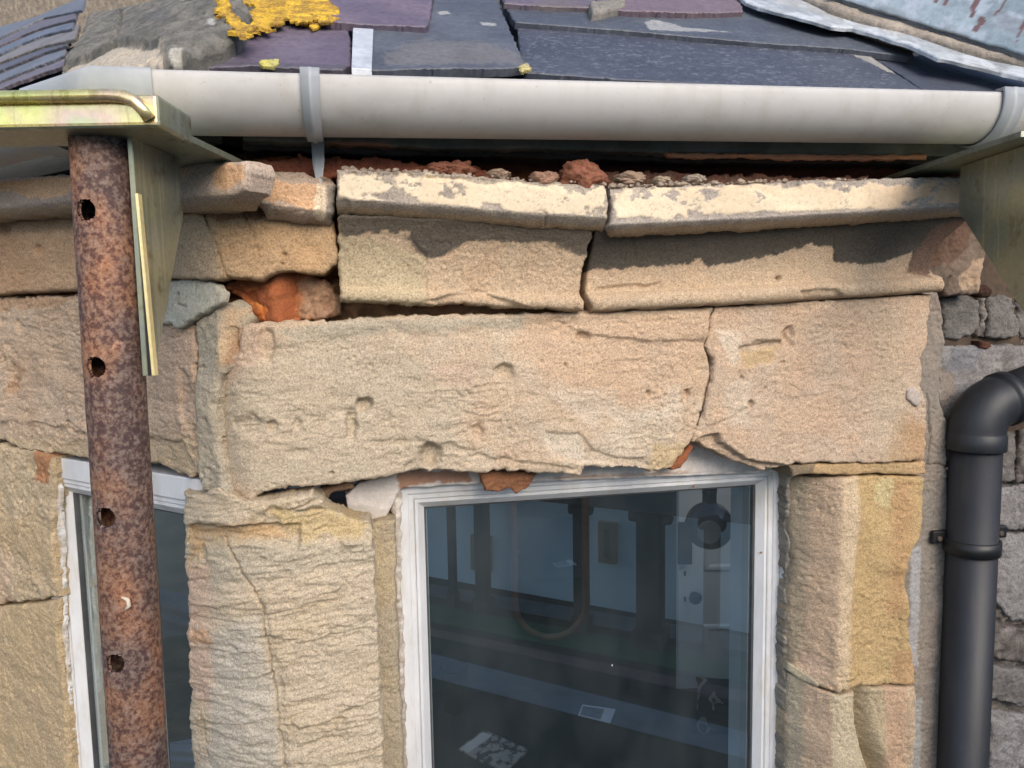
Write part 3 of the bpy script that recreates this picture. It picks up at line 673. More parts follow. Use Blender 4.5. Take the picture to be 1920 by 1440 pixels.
# ---- canted side lintel and left jamb
slab('lintel', LEFT, [(-60, 562), (0, 558), (90, 556), (160, 552), (290, 600), (332, 607), (362, 596), (366, 700), (364, 800), (372, 890), (350, 896), (320, 890), (285, 872), (240, 864), (150, 860), (110, 853), (80, 851), (30, 843), (0, 827), (-60, 820)], STONE, bay, base=0.0, depth=.03, R=.005, edge=.005, escale=.012, amp=.006, scale=.06, fine=.0009, bed=.0005, bed_dir=-.05,
     feats=[pit(32, 610, 10, 10, .006), pit(22, 715, 16, 22, .009), pit(15, 730, 8, 8, .008), pit(130, 800, 14, 8, .006), pits(-.1, .012, .003, .4), pit(350, 760, 12, 40, .006), step([(-60, 800), (60, 790), (200, 820), (340, 830), (370, 900), (-60, 870)], -.004, .008), terrace(.0008, .09, .02, -.08, 2.5)],
     c1=(.45, .325, .22), c2=(.48, .365, .26), patches=[([(300, 620), (365, 620), (365, 800), (300, 780)], PINK, .6, .02, .05, .012), ([(-60, 820), (360, 830), (360, 890), (-60, 880)], (.44, .34, .21), .7, .012, .04, .01), ([(20, 680), (45, 690), (30, 745), (5, 735)], (.30, .18, .10), .6, .01), ([(-60, 560), (160, 555), (100, 575), (-60, 585)], (.40, .24, .13), .6, .008)], chip=(.0012, .040, .012), label='canted lintel behind the rusty prop')
slab('lintel_end', LEFT, [(363, 598), (385, 585), (440, 560), (465, 572), (478, 596), (455, 615), (450, 650), (436, 686), (405, 712), (399, 760), (404, 840), (416, 910), (425, 935), (398, 930), (374, 922), (368, 880), (362, 800), (364, 700)], STONE, bay, base=lambda U, V: .004 - 1.25 * np.clip(U + .022, 0, 1), depth=.09, R=.008, edge=.004, amp=.006, scale=.05, fine=.001, feats=[pit(435, 640, 10, 40, .012), pits(0, .012, .003, .4), pit(386, 788, 5, 6, .006), pit(375, 690, 14, 8, .004)],
     c1=(.36, .315, .24), c2=(.41, .345, .25), patches=[([(415, 570), (475, 580), (455, 620), (430, 690), (405, 690)], (.47, .33, .20), .85, .008, .03, .006), ([(425, 620), (450, 615), (440, 680), (420, 690)], (.30, .16, .09), .7, .006)], label='grey return end of the canted lintel at the bay corner')
slab('jamb_stone', LEFT, [(-60, 822), (0, 836), (60, 846), (97, 853), (100, 880), (97, 930), (96, 1000), (104, 1060), (108, 1120), (-60, 1140)], STONE, bay, base=.0, depth=.025, R=.006, edge=.004, amp=.006, scale=.05, fine=.001, feats=[terrace(.0016, .05, .03, -.4, 2.2), pits(0, .012, .003, .4)],
     c1=(.44, .345, .225), c2=(.42, .315, .19), patches=[([(62, 846), (96, 853), (92, 905), (62, 902)], (.36, .17, .08), .9, .006), ([(-60, 1050), (20, 1040), (30, 1140), (-60, 1140)], PINK, .5, .02, .05, .01)], chip=(.0016, .020, .016), label='deeply weathered jamb stone left of the narrow window, upper')
slab('jamb_stone', LEFT, [(-60, 1146), (107, 1126), (108, 1190), (114, 1270), (120, 1330), (126, 1390), (130, 1470), (-60, 1490)], STONE, bay, base=.0, depth=.025, R=.006, edge=.004, amp=.005, scale=.06, fine=.001, feats=[terrace(.0012, .06, .03, -.2, 2.0), pits(0, .012, .002, .4)],
     c1=(.45, .34, .20), c2=(.43, .325, .20), chip=(.0008, .016, .016), label='smoother jamb stone at the lower left edge')

# ---- mullion between the windows
slab('mullion_stone', FRONT, [(343, 925), (372, 930), (410, 918), (460, 940), (530, 935), (585, 922), (606, 944), (622, 962), (650, 972), (690, 981), (698, 992), (700, 1050), (706, 1150), (712, 1250), (716, 1350), (720, 1475), (362, 1475), (358, 1400), (356, 1300), (350, 1200), (352, 1120), (344, 1050), (347, 1000), (342, 960)],
     STONE, bay, base=bent(0.011, .03), depth=.043, R=.005, edge=.0045, escale=.012, amp=.006, scale=.07, fine=.0011, bed=.0012, bed_dir=.12,
     feats=[terrace(.0020, .10, .022, .13, 2.6), step([(360, 985), (490, 980), (560, 985), (560, 1035), (480, 1010), (400, 1020), (350, 1020)], -.009, .006), step([(500, 945), (650, 960), (700, 985), (690, 1010), (560, 1020), (500, 985)], -.005, .008),
            step([(360, 1150), (490, 1110), (520, 1210), (545, 1475), (350, 1475)], -.003, .008, .04), crack([(420, 1010), (445, 1060), (472, 1100), (490, 1140), (503, 1210), (515, 1300), (530, 1400), (536, 1475)], 2.4, .007, .004), crack([(372, 1020), (366, 1080)], 2, .004), crack([(376, 1330), (388, 1420)], 1.5, .004), crack([(555, 955), (620, 925)], 2.5, .006), step([(640, 1010), (672, 1008), (668, 1020), (640, 1022)], .005, .001), step([(540, 1345), (640, 1310), (690, 1300), (690, 1320), (640, 1335), (560, 1370)], .006, .006), pit(380, 1040, 10, 22, .008), pits(-.1, .012, .002, .4)],
     c1=(.46, .37, .25), c2=(.49, .405, .295), cs=.05, patches=[
         ([(395, 1190), (490, 1150), (510, 1300), (530, 1475), (380, 1475)], (.44, .40, .33), .8, .012, .04, .012), ([(345, 1060), (392, 1060), (395, 1280), (390, 1330), (350, 1300)], (.52, .37, .27), .8, .006, .04, .01),
         ([(360, 990), (490, 980), (540, 1010), (480, 1010), (380, 1030), (350, 1060)], (.46, .30, .15), .8, .01, .03, .006), ([(505, 955), (600, 955), (690, 985), (680, 1010), (560, 1015)], (.48, .36, .18), .8, .012, .03, .006), ([(352, 1180), (380, 1180), (400, 1210), (360, 1210)], ORG, .5, .008), ([(380, 1010), (470, 1015), (700, 1020), (700, 1050), (500, 1080), (400, 1100)], (.41, .36, .27), .6, .012, .03, .008)],
     chip=(.0010, .030, .009), label='mullion stone with wavy eroded bedding between the windows')
slab('mullion_return', FRONT, [(694, 980), (742, 976), (744, 1040), (742, 1100), (747, 1200), (752, 1300), (756, 1380), (760, 1475), (700, 1475), (696, 1200), (690, 1050)], STONE, bay, base=-.035, depth=.06, R=.006, edge=.003, amp=.004, scale=.05, fine=.001, feats=[pits(0, .012, .003, .4)], c1=(.36, .30, .21), c2=(.40, .32, .20), label='recessed inner edge of the mullion beside the white frame')
# ---- right-hand pier
slab('pier_stone', FRONT, [(1482, 874), (1540, 869), (1640, 869), (1736, 866), (1736, 891), (1640, 889), (1500, 891), (1488, 896)], STONE, bay, base=-.004, depth=.09, R=.004, edge=.0025, amp=.003, scale=.05, c1=(.46, .30, .16), c2=(.42, .29, .15), patches=[([(1480, 870), (1530, 870), (1520, 895), (1480, 900)], (.16, .13, .09), .8, .006)], label='thin bedding course on top of the pier')
pr = FRONT.uvs([(1578, 900), (1572, 1100), (1566, 1300), (1560, 1475)]); p2 = FRONT.uvs([(1600, 900), (1608, 1000), (1592, 1150), (1598, 1290), (1600, 1475)])
def pierw(U, V):
    r1 = np.interp(-V, -pr[:, 1], pr[:, 0]); r2 = np.interp(-V, -p2[:, 1], p2[:, 0])
    x = r1 - U; s = .5 * (x + np.sqrt(x * x + .0001))
    y = U - r2; hol = sstep(0, .02, y) * (1 - sstep(.06, .10, y))
    return -s * .95 - .007 * hol
slab('pier_stone', FRONT, [(1480, 905), (1500, 894), (1600, 893), (1735, 895), (1733, 960), (1729, 1005), (1712, 1040), (1702, 1078), (1701, 1100), (1706, 1150), (1707, 1200), (1716, 1240), (1719, 1284), (1640, 1287), (1598, 1292), (1575, 1300), (1540, 1290), (1505, 1268), (1480, 1256), (1474, 1200), (1476, 1120), (1486, 1060), (1480, 1000)],
     STONE, bay, base=pierw, depth=.09, R=.006, edge=.0025, amp=.005, scale=.05, fine=.0011, feats=[step([(1608, 1000), (1640, 1060), (1700, 1080), (1690, 1280), (1600, 1280), (1590, 1150)], -.005, .006, .03, .012), step([(1490, 1100), (1565, 1140), (1560, 1260), (1500, 1250)], -.003, .006, .03, .008), pits(0, .010, .0025, .4), pits(.1, .004, .001, .4, 5)],
     c1=(.49, .35, .22), c2=(.50, .36, .23), cs=.04, patches=[([(1604, 880), (1745, 880), (1745, 1300), (1580, 1300), (1596, 1100)], YEL, .8, .012, .03, .012), ([(1675, 900), (1716, 900), (1706, 1060), (1700, 1150), (1665, 1150)], (.46, .27, .135), .65, .014, .03, .014), ([(1678, 1220), (1715, 1220), (1718, 1285), (1675, 1285)], (.46, .27, .14), .6, .006), ([(1474, 890), (1530, 890), (1520, 1100), (1500, 1280), (1470, 1260)], (.27, .225, .16), .9, .008, .03, .008), ([(1520, 890), (1580, 890), (1572, 1290), (1505, 1280)], (.42, .31, .215), .8, .006, .03, .006), ([(1578, 895), (1608, 895), (1600, 1100), (1590, 1290), (1570, 1290)], (.56, .43, .28), .8, .004, .03, .005), ([(1640, 900), (1680, 900), (1670, 960), (1640, 940)], (.54, .46, .25), .6, .008), ([(1500, 1220), (1560, 1240), (1560, 1290), (1510, 1265)], PINK, .6, .008)],  # darker left bands put the facet's shade into the stone colour
     chip=(.0012, .012, .012), label='chamfered pier stone, ochre on its right half')
def scoop(U, V, c):
    q = FRONT.uvs([(1606, 1284), (1600, 1310), (1604, 1360), (1620, 1420), (1645, 1475)], 0.0)
    x = U - np.interp(-V, -q[:, 1], q[:, 0]) + .0015 * fbm(U / .012, V / .012, 3, 7)
    return -.034 * sstep(0, .005, x) * (1 - sstep(.004, .040, x)) * sstep(q[0, 1] + .004, q[0, 1] - .006, V)
slab('pier_stone', FRONT, [(1478, 1262), (1505, 1273), (1540, 1297), (1575, 1305), (1597, 1297), (1606, 1286), (1640, 1291), (1718, 1288), (1716, 1360), (1713, 1475), (1474, 1475), (1474, 1350)],
     STONE, bay, base=pierw, depth=.09, R=.004, edge=.002, amp=.004, scale=.05, fine=.0011, feats=[scoop, pits(0, .010, .002, .4)],
     c1=(.47, .35, .23), c2=(.45, .345, .23), cs=.04, patches=[([(1655, 1290), (1700, 1290), (1700, 1475), (1660, 1475)], (.50, .32, .20), .7, .006, .03, .01), ([(1474, 1260), (1515, 1280), (1508, 1475), (1470, 1475)], (.29, .26, .195), .9, .006, .03, .006), ([(1508, 1280), (1562, 1300), (1560, 1475), (1508, 1475)], (.42, .31, .22), .8, .006, .03, .006), ([(1562, 1300), (1598, 1300), (1612, 1400), (1625, 1475), (1560, 1475)], (.50, .42, .28), .8, .004, .03), ([(1605, 1290), (1660, 1290), (1660, 1475), (1620, 1475)], (.40, .33, .20), .6, .006)], chip=(.0012, .012, .012), label='lower pier stone with a scooped hollow')  # shade of the left facet painted darker here as well
slab('mortar_joint', FRONT, [(1474, 880), (1490, 890), (1492, 960), (1488, 1050), (1496, 1100), (1490, 1180), (1486, 1260), (1488, 1350), (1484, 1475), (1470, 1475), (1472, 1200), (1476, 1000)], MORTAR, bay, base=-.052, depth=.03, R=.004, edge=.005, escale=.012, amp=.006, scale=.025, fine=.002, c1=(.30, .27, .22), c2=(.19, .17, .14), cs=.02, label='crumbling mortar between window frame and pier')
slab('mortar_joint', FRONT, [(1478, 1243), (1510, 1262), (1540, 1283), (1535, 1290), (1500, 1276), (1476, 1258)], MORTAR, bay, base=lambda U, V: pierw(U, V) + .003, depth=.03, R=.003, edge=.0015, amp=.002, scale=.02, c1=(.42, .36, .25), c2=(.36, .31, .22), label='strip of lime mortar between the two pier stones')
slab('cement_fillet', FRONT, [(1700, 540), (1760, 548), (1772, 600), (1776, 648), (1764, 690), (1766, 760), (1780, 790), (1776, 860), (1782, 960), (1780, 1100), (1776, 1250), (1770, 1475), (1690, 1475), (1690, 900)], MORTAR, bay, base=-.024, depth=.05, R=.006, edge=.003, amp=.004, scale=.06, fine=.0012, feats=[crack([(1740, 740), (1742, 850), (1738, 880)], 2, .006), crack([(1740, 870), (1790, 876)], 2, .004), pits(0, .012, .002, .3)],
     c1=(.27, .225, .18), c2=(.23, .20, .165), cs=.05, patches=[([(1705, 1030), (1728, 1020), (1722, 1150), (1722, 1250), (1705, 1240)], (.36, .35, .34), .85, .005), ([(1715, 1310), (1730, 1310), (1728, 1475), (1712, 1475)], (.33, .33, .31), .8, .004), ([(1745, 560), (1770, 560), (1765, 600)], (.24, .18, .15), .7, .006)], label='brown cement fillet between pier and rubble wall')
slab('mortar_patch', FRONT, [(1703, 732), (1715, 724), (1727, 735), (1733, 750), (1722, 765), (1712, 758), (1702, 748)], MORTAR, bay, base=.004, depth=.02, R=.003, edge=.002, amp=.002, scale=.02, c1=(.48, .40, .34), c2=(.44, .37, .31), label='small smooth mortar dab on the right end of the lintel')
slab('cove_return', FRONT, [(1735, 520), (1742, 480), (1770, 430), (1800, 405), (1860, 400), (1850, 470), (1838, 552), (1775, 556), (1768, 530)], MORTAR, bay, base=-.022, depth=.05, R=.005, edge=.004, amp=.004, scale=.03, fine=.0015, feats=[pits(.2, .018, .003, .5), crack([(1785, 520), (1770, 548)], 2, .005)],
     c1=(.19, .14, .105), c2=(.14, .105, .08), cs=.03, patches=[([(1800, 520), (1825, 490), (1850, 480), (1845, 545), (1805, 545)], (.42, .30, .20), .8, .006), ([(1740, 430), (1850, 400), (1800, 480), (1750, 500)], (.13, .075, .05), .8, .01)], label='crumbling brown masonry under the right bracket')
# ---- timber head, putty and broken render over the main window
slab('frame_head', FRONT, [(672, 908), (740, 885), (860, 870), (1290, 826), (1310, 822), (1400, 868), (1478, 870), (1476, 880), (1464, 886), (1200, 896), (900, 908), (756, 916), (746, 926), (722, 975), (692, 980), (650, 955), (648, 930)], FLAKE, bay, base=-.060, depth=.03, R=.003, edge=.002, amp=.0012, scale=.05, fine=.0004,
     feats=[crack([(860, 905), (1470, 882)], 1.5, .002, .001)], c1=(.56, .51, .46), c2=(.62, .565, .52), cs=.03, streak=.12, patches=[([(745, 885), (880, 882), (880, 905), (800, 905), (750, 920)], (.36, .19, .115), .92, .006, .012), ([(1040, 893), (1290, 882), (1290, 888), (1040, 900)], (.45, .32, .24), .8, .004, .008), ([(640, 945), (700, 950), (745, 960), (745, 985), (640, 985)], (.46, .41, .35), .8, .008, .02)], label='flaking white painted timber head above the main window')
slab('render_fragment', FRONT, [(898, 884), (1007, 886), (1000, 905), (990, 915), (970, 926), (955, 918), (940, 922), (910, 922), (905, 905)], MORTAR, bay, base=-.030, depth=.012, R=.004, edge=.003, escale=.01, amp=.005, scale=.02, fine=.001, c1=(.27, .12, .055), c2=(.22, .10, .05), label='brown broken render hanging over the top of the window')
slab('render_fragment', FRONT, [(1296, 832), (1302, 838), (1290, 862), (1278, 878), (1262, 882), (1256, 878), (1272, 858)], MORTAR, bay, base=-.026, depth=.012, R=.003, edge=.002, amp=.004, scale=.02, c1=(.30, .11, .05), c2=(.24, .09, .045), label='small rust brown render fragment at the foot of the lintel crack')
slab('render_fragment', FRONT, [(592, 928), (605, 915), (660, 905), (664, 915), (640, 922), (622, 926), (614, 940), (610, 960), (598, 950)], MORTAR, bay, base=-.050, depth=.02, R=.005, edge=.002, amp=.004, scale=.02, c1=(.40, .24, .14), c2=(.34, .21, .13), label='broken brown edge beside the dark hole under the lintel')

# ---- solid wall body behind the facing stones, pierced by the two windows
FW = -0.075                                  # face of the window frames
def uv_f(px, py, w=FW): return FRONT.hit(px, py, w)
WL, WR = uv_f(744, 1150)[0], uv_f(1471, 1150)[0]
WT = .5 * (uv_f(756, 912)[1] + uv_f(1462, 876)[1]); WT += .0115; WB = WT - 1.05
LW = -.013
def uv_l(px, py, w=LW): return LEFT.hit(px, py, w)
LL = uv_l(94, 1100)[0]; LR = LL + .40
LT = .5 * (uv_l(105, 856)[1] + uv_l(360, 900)[1]); LBm = LT - 1.05
PLASTER = simple_mat('white_plaster', (.50, .50, .48), (.58, .58, .56), 6, 0.9)
CORE = simple_mat('wall_core', (.05, .036, .026), (.11, .075, .05), 30, 1.0, bump=.6, bscale=80)
b = MB()
EPS = .004
b.box(FRONT, uc - .02, 1.2, WT + .012, .205, -.20, -.062)          # over the window
b.box(FRONT, WR + .012, 1.2, -2.2, WT + .012 - EPS, -.20, -.085)   # pier side
b.box(FRONT, uc + .075, WL - .012, -2.2, WT - .035, -.20, -.085)   # behind the mullion
b.box(FRONT, WL - .012, WR + .012, -2.2, WB - .012, -.20, .02)
b.box(LEFT, -1.2, .0, LT + .012, .205, -.20, -.050)
b.box(LEFT, -1.2, LL - .003, -2.2, LT + .012 - EPS, -.20, -.030)
b.box(LEFT, LL - .012, LR + .012, -2.2, LBm - .012, -.20, .02)
b.build('wall_body', CORE, bay)
# roof void above the cornice stays dark: wall plate and board close it at the back
# ================================================================== WINDOWS
def ring_profile(mb, pl, u0, u1, v0, v1, prof):
    rows = []
    for a, w_ in prof:
        rows.append([mb.bm.verts.new(tuple(pl.P(u, v, w_))) for u, v in ((u0 + a, v0 + a), (u1 - a, v0 + a), (u1 - a, v1 - a), (u0 + a, v1 - a))])
    for p, q in zip(rows[:-1], rows[1:]):
        for k in range(4): mb.bm.faces.new([p[k], p[(k + 1) % 4], q[(k + 1) % 4], q[k]])
def window(pl, u0, u1, v0, v1, w0, fwid, bwid, label):
    t = thing('window', pl.P((u0 + u1) / 2, v0, w0), label, 'window', None)
    mb = MB(); e = .0015
    ring_profile(mb, pl, u0, u1, v0, v1, [(0, w0 - .05), (0, w0 - e), (e, w0), (fwid - .010, w0), (fwid - .008, w0 - .001), (fwid - .007, w0 - .0028), (fwid - e, w0 - .0028), (fwid, w0 - .0043), (fwid, w0 - .05)])
    mb.build('window_frame', UPVC, t)
    mb = MB()
    ring_profile(mb, pl, u0 + fwid, u1 - fwid, v0 + fwid, v1 - fwid, [(.0004, w0 - .03), (.0004, w0 - .0055), (.0014, w0 - .0044), (.005, w0 - .0044), (bwid, w0 - .0155), (bwid, w0 - .030)])
    mb.build('glazing_bead', UPVC, t)
    a = fwid + bwid
    mb = MB(); ring_profile(mb, pl, u0 + a, u1 - a, v0 + a, v1 - a, [(.0003, w0 - .034), (.0003, w0 - .0165), (.0028, w0 - .0175), (.003, w0 - .034)])
    mb.build('rubber_seal', RUBBER, t)
    mb = MB(); a += .0005
    mb.bm.faces.new([mb.bm.verts.new(tuple(pl.P(u, v, w0 - .021))) for u, v in ((u0 + a, v0 + a), (u1 - a, v0 + a), (u1 - a, v1 - a), (u0 + a, v1 - a))])
    mb.build('pane', GLASS, t)
    mb = MB(); ring_profile(mb, pl, u0 + a, u1 - a, v0 + a, v1 - a, [(0.0005, w0 - .047), (0.0005, w0 - .027), (.004, w0 - .027), (.004, w0 - .047)])
    mb.build('spacer_bar', simple_mat('spacer_grey', (.35, .36, .36), (.4, .41, .41), 10, .5), t)
    return t
win1 = window(FRONT, WL, WR, WB, WT, FW, .0285, .0145, 'wide white framed window under the cracked lintel, showing a dark room and reflections')
win2 = window(LEFT, LL, LR, LBm, LT, LW, .040, .0165, 'narrow white framed window on the canted side, partly hidden by the rusty prop')
def dabs(pl, pts, w_, r_, mat, name, parent):
    for px, py in pts:
        uv = pl.hit(px, py, w_)
        mb = MB(); bmesh.ops.create_icosphere(mb.bm, subdivisions=1, radius=r_)
        c = pl.P(uv[0], uv[1], w_)
        for v_ in mb.bm.verts: v_.co = Vector(c) + Vector((v_.co.x, v_.co.y * .4, v_.co.z * .8))
        mb.build(name, mat, parent)
RSPOT = simple_mat('rust_spot', (.30, .11, .03), (.36, .15, .05), 30, .8)
dabs(FRONT, [(1300, 912), (1427, 1036)], FW - .0065, .0022, RSPOT, 'rust_stain', win1)
# old sealant and paint skin round the frames
slab('sealant', FRONT, [(734, 934), (748, 918), (754, 930), (752, 1000), (754, 1100), (758, 1250), (764, 1475), (752, 1475), (746, 1250), (740, 1100), (736, 1000)], FLAKE, win1, base=-.066, depth=.02, R=.003, edge=.003, escale=.012, amp=.003, scale=.02, fine=.0012, c1=(.56, .52, .46), c2=(.36, .30, .24), cs=.012, streak=.15)
slab('sealant', FRONT, [(1470, 876), (1482, 872), (1482, 960), (1479, 1100), (1476, 1250), (1474, 1475), (1466, 1475), (1468, 1250), (1470, 1100), (1472, 960)], FLAKE, win1, base=-.062, depth=.02, R=.003, edge=.003, escale=.012, amp=.003, scale=.02, fine=.0012, c1=(.62, .63, .66), c2=(.50, .47, .44), cs=.012, streak=.1)
slab('sealant', LEFT, [(94, 900), (104, 860), (110, 900), (114, 1000), (122, 1200), (132, 1350), (140, 1475), (124, 1475), (118, 1330), (106, 1150), (98, 1000)], FLAKE, win2, base=-.0085, depth=.004, R=.002, edge=.003, escale=.012, amp=.003, scale=.02, fine=.0012, c1=(.62, .60, .56), c2=(.46, .40, .33), cs=.012, streak=.12)

LIN = simple_mat('lining_paint', (.42, .46, .48), (.50, .53, .55), 6, .7)
for wn_, pl_, a0, a1, v0, v1, w0_ in ((win1, FRONT, WL, WR, WB, WT, FW), (win2, LEFT, LL, LR, LBm, LT, LW)):
    mb = MB(); q_ = .0435
    mb.box(pl_, a0 + q_ - .03, a0 + q_, v0, v1, -.168, w0_ - .052); mb.box(pl_, a1 - q_, a1 - q_ + .03, v0, v1, -.168, w0_ - .052)
    mb.box(pl_, a0 + q_ + .001, a1 - q_ - .001, v1 - q_ + .004, v1 - .012, -.168, w0_ - .053)
    mb.build('lining', LIN, wn_)

# ================================================================== RUBBLE WALL (right)
rub = thing('rubble_wall', FRONT.P(FRONT.hit(1900, 1000, -.06)[0], -CZ, -.1), 'dark grey rubble stone wall behind the black downpipe', 'wall')
mb = MB(); mb.box(FRONT, FRONT.hit(1745, 900, -.1)[0], 2.4, -CZ, .30, -.30, -.086); mb.build('wall_body', CORE, rub)
slab('bedding_mortar', FRONT, [(1740, 540), (2060, 540), (2060, 1500), (1740, 1500)], MORTAR, rub, base=-.068, depth=.02, res=.002, R=.004, amp=.008, scale=.03, fine=.003, feats=[pits(.2, .015, .006, .5)], c1=(.19, .165, .14), c2=(.11, .095, .085), cs=.02)
G1, G2 = (.125, .115, .105), (.185, .17, .155)
RS = [([(1766, 556), (1812, 553), (1836, 560), (1838, 600), (1832, 628), (1800, 636), (1775, 634), (1770, 600)], 0), ([(1838, 556), (1851, 556), (1850, 600), (1848, 632), (1832, 628), (1840, 600)], 1), ([(1855, 556), (1880, 552), (1902, 560), (1906, 600), (1914, 632), (1880, 636), (1852, 633)], 0),
      ([(1908, 560), (1990, 555), (2050, 560), (2050, 640), (1918, 634), (1910, 600)], 0), ([(1761, 650), (1800, 648), (1960, 648), (2050, 645), (2050, 770), (1900, 790), (1850, 830), (1792, 830), (1776, 800), (1758, 780), (1758, 700)], 2),
      ([(1766, 806), (1782, 812), (1778, 850), (1790, 876), (1770, 880), (1764, 850)], 0), ([(1868, 812), (1908, 806), (1906, 850), (1900, 900), (1868, 905)], 0), ([(1914, 808), (2050, 800), (2050, 905), (1908, 904), (1912, 850)], 1),
      ([(1862, 914), (1960, 910), (2050, 914), (2050, 1000), (1940, 996), (1862, 990)], 2), ([(1862, 1004), (1920, 1000), (2050, 1008), (2050, 1110), (1990, 1170), (1900, 1166), (1870, 1130), (1862, 1080)], 2),
      ([(1862, 1180), (1920, 1176), (1990, 1184), (2050, 1160), (2050, 1230), (1940, 1246), (1862, 1236)], 1), ([(1858, 1250), (1920, 1256), (2050, 1246), (2050, 1330), (1930, 1326), (1858, 1310)], 0), ([(1856, 1330), (1930, 1340), (2050, 1344), (2050, 1480), (1856, 1480)], 2), ([(1768, 884), (1790, 884), (1800, 960), (1790, 1000), (1768, 990)], 0)]
for i, (o_, k) in enumerate(RS):
    slab('rubble_stone', FRONT, o_, STONE, rub, base=-.056 + .004 * (i % 3), depth=.03, res=.0018, R=.0045, edge=.005, escale=.012, amp=.004, scale=.035, fine=.0013, feats=[terrace(.002, .04, .03, .5 * i, 2.0), pits(0, .012, .002, .4)],
         c1=[G1, (.10, .085, .075), (.19, .175, .165)][k], c2=[G2, (.21, .185, .165), (.26, .245, .235)][k], cs=.025, seed=500 + i,
         patches=[([(1780, 650), (1840, 650), (1830, 690), (1770, 700)], (.17, .17, .185), .7, .008), ([(1760, 690), (1790, 700), (1800, 800), (1760, 800)], (.25, .20, .155), .7, .008)] if i == 4 else ([([(1930, 1030), (1990, 1010), (2050, 1050), (2050, 1120), (1930, 1130)], (.44, .43, .42), .8, .010)] if i == 9 else ()))
slab('rust_stain', FRONT, [(1838, 538), (1852, 535), (1862, 545), (1858, 556), (1844, 558), (1836, 550)], MORTAR, rub, base=-.045, depth=.02, R=.003, edge=.003, amp=.003, scale=.01, c1=(.03, .018, .015), c2=(.06, .03, .02))
slab('rust_stain', FRONT, [(1838, 640), (1858, 641), (1862, 650), (1852, 658), (1840, 652)], MORTAR, rub, base=-.045, depth=.02, R=.003, edge=.003, amp=.003, scale=.01, c1=(.07, .03, .02), c2=(.12, .05, .03))

# ================================================================== DOWNPIPE
SCREWM = simple_mat('dull_screw', (.06, .045, .035), (.10, .07, .05), 60, .6)
PW = -.002; PR = .0345
dp = thing('downpipe', FRONT.P(FRONT.hit(1815, 1400, PW)[0], -CZ, PW), 'black plastic downpipe with an elbow on the rubble wall', 'downpipe')
pu, pv = FRONT.hit(1830, 830, PW)
mb = MB(); mb.tube([FRONT.P(pu, pv - .002, PW), FRONT.P(pu, -1.2, PW), FRONT.P(pu, -CZ, PW)], PR, 40); mb.build('pipe', PIPE, dp)
path = []; rr = []
ang = rad(74)
for s_, r_ in ((-.010, PR + .0045), (-.009, PR + .0052), (.012, PR + .0052), (.0135, PR + .004)):
    path.append(FRONT.P(pu, pv + s_, PW)); rr.append(r_)
RB = .046; cen = np.array([pu + RB, pv + .016])
for k in range(0, 13):
    a_ = ang * k / 12
    path.append(FRONT.P(cen[0] - RB * math.cos(a_), cen[1] + RB * math.sin(a_), PW)); rr.append(PR + .0035)
du_, dv_ = math.sin(ang), math.cos(ang)
e0_ = np.array([cen[0] - RB * math.cos(ang), cen[1] + RB * math.sin(ang)])
for s_, r_ in ((.006, PR + .0035), (.007, PR + .0065), (.020, PR + .0065), (.021, PR + .004)):
    path.append(FRONT.P(e0_[0] + du_ * s_, e0_[1] + dv_ * s_, PW)); rr.append(r_)
mb = MB(); mb.tube(path, rr, 40); mb.build('elbow', PIPE, dp)
mb = MB(); mb.tube([FRONT.P(e0_[0] + du_ * s_, e0_[1] + dv_ * s_, PW) for s_ in (.015, .1, .8)], PR + .001, 40); mb.build('branch_pipe', PIPE, dp)
cv = FRONT.hit(1822, 1022, PW)[1]
mb = MB(); mb.tube([FRONT.P(pu, cv + z, PW) for z in (-.011, -.010, .010, .011)], [PR + .001, PR + .0042, PR + .0042, PR + .001], 40, caps=False)
mb.box(FRONT, pu - PR - .020, pu + PR + .042, cv + .001, cv + .021, PW - .022, PW - .014, .003)
clip = mb.build('pipe_clip', BLACKP, dp)
for sx in (-1, 1):
    mb = MB(); uu = pu + (PR + .030 if sx > 0 else -PR - .010)
    mb.tube([FRONT.P(uu, cv + .009, PW - .016), FRONT.P(uu, cv + .009, PW - .012), FRONT.P(uu, cv + .009, PW - .011)], [.0042, .0042, .003], 14); mb.build('screw', SCREWM, clip)

# ================================================================== EAVES: fascia, gutter, brackets
fas = thing('fascia_board', FRONT.P(.2, .2, .02), 'dark rotten timber eaves board behind the gutter', 'fascia')
fz = lerp_line([(440, 262), (620, 270), (1000, 278), (1260, 287), (1450, 290), (1740, 292), (1900, 292)], .030)
slab('board', FRONT, [(455, 205), (1000, 210), (1900, 215), (1900, 292), (1740, 291), (1450, 289), (1260, 286), (1100, 281), (1000, 279), (800, 277), (620, 269), (455, 262)], FLAKE, fas, base=.030, depth=.02, res=.002, R=.002, edge=.002, amp=.001, c1=(.17, .175, .145), c2=(.12, .125, .10), cs=.04, streak=.1,
     patches=[([(610, 262), (720, 266), (760, 275), (610, 280)], (.34, .17, .10), .8, .004)])
slab('peeling_strip', FRONT, [(1250, 286), (1400, 288), (1600, 289), (1738, 289), (1738, 299), (1600, 299), (1480, 299), (1400, 294), (1300, 297), (1255, 294)], FLAKE, fas, base=.034, depth=.006, R=.002, edge=.002, escale=.01, amp=.001, c1=(.50, .235, .125), c2=(.40, .20, .12), cs=.03)
slab('soffit_edge', FRONT, [(455, 255), (620, 262), (1000, 272), (1260, 282), (1850, 288), (1850, 308), (1260, 304), (1000, 297), (620, 288), (455, 280)], FLAKE, fas, base=.006, depth=.03, res=.003, R=.002, edge=.003, amp=.001, c1=(.035, .03, .026), c2=(.06, .05, .042))
mb = MB(); zc = FRONT.hit(1000, 286, .0)[1]
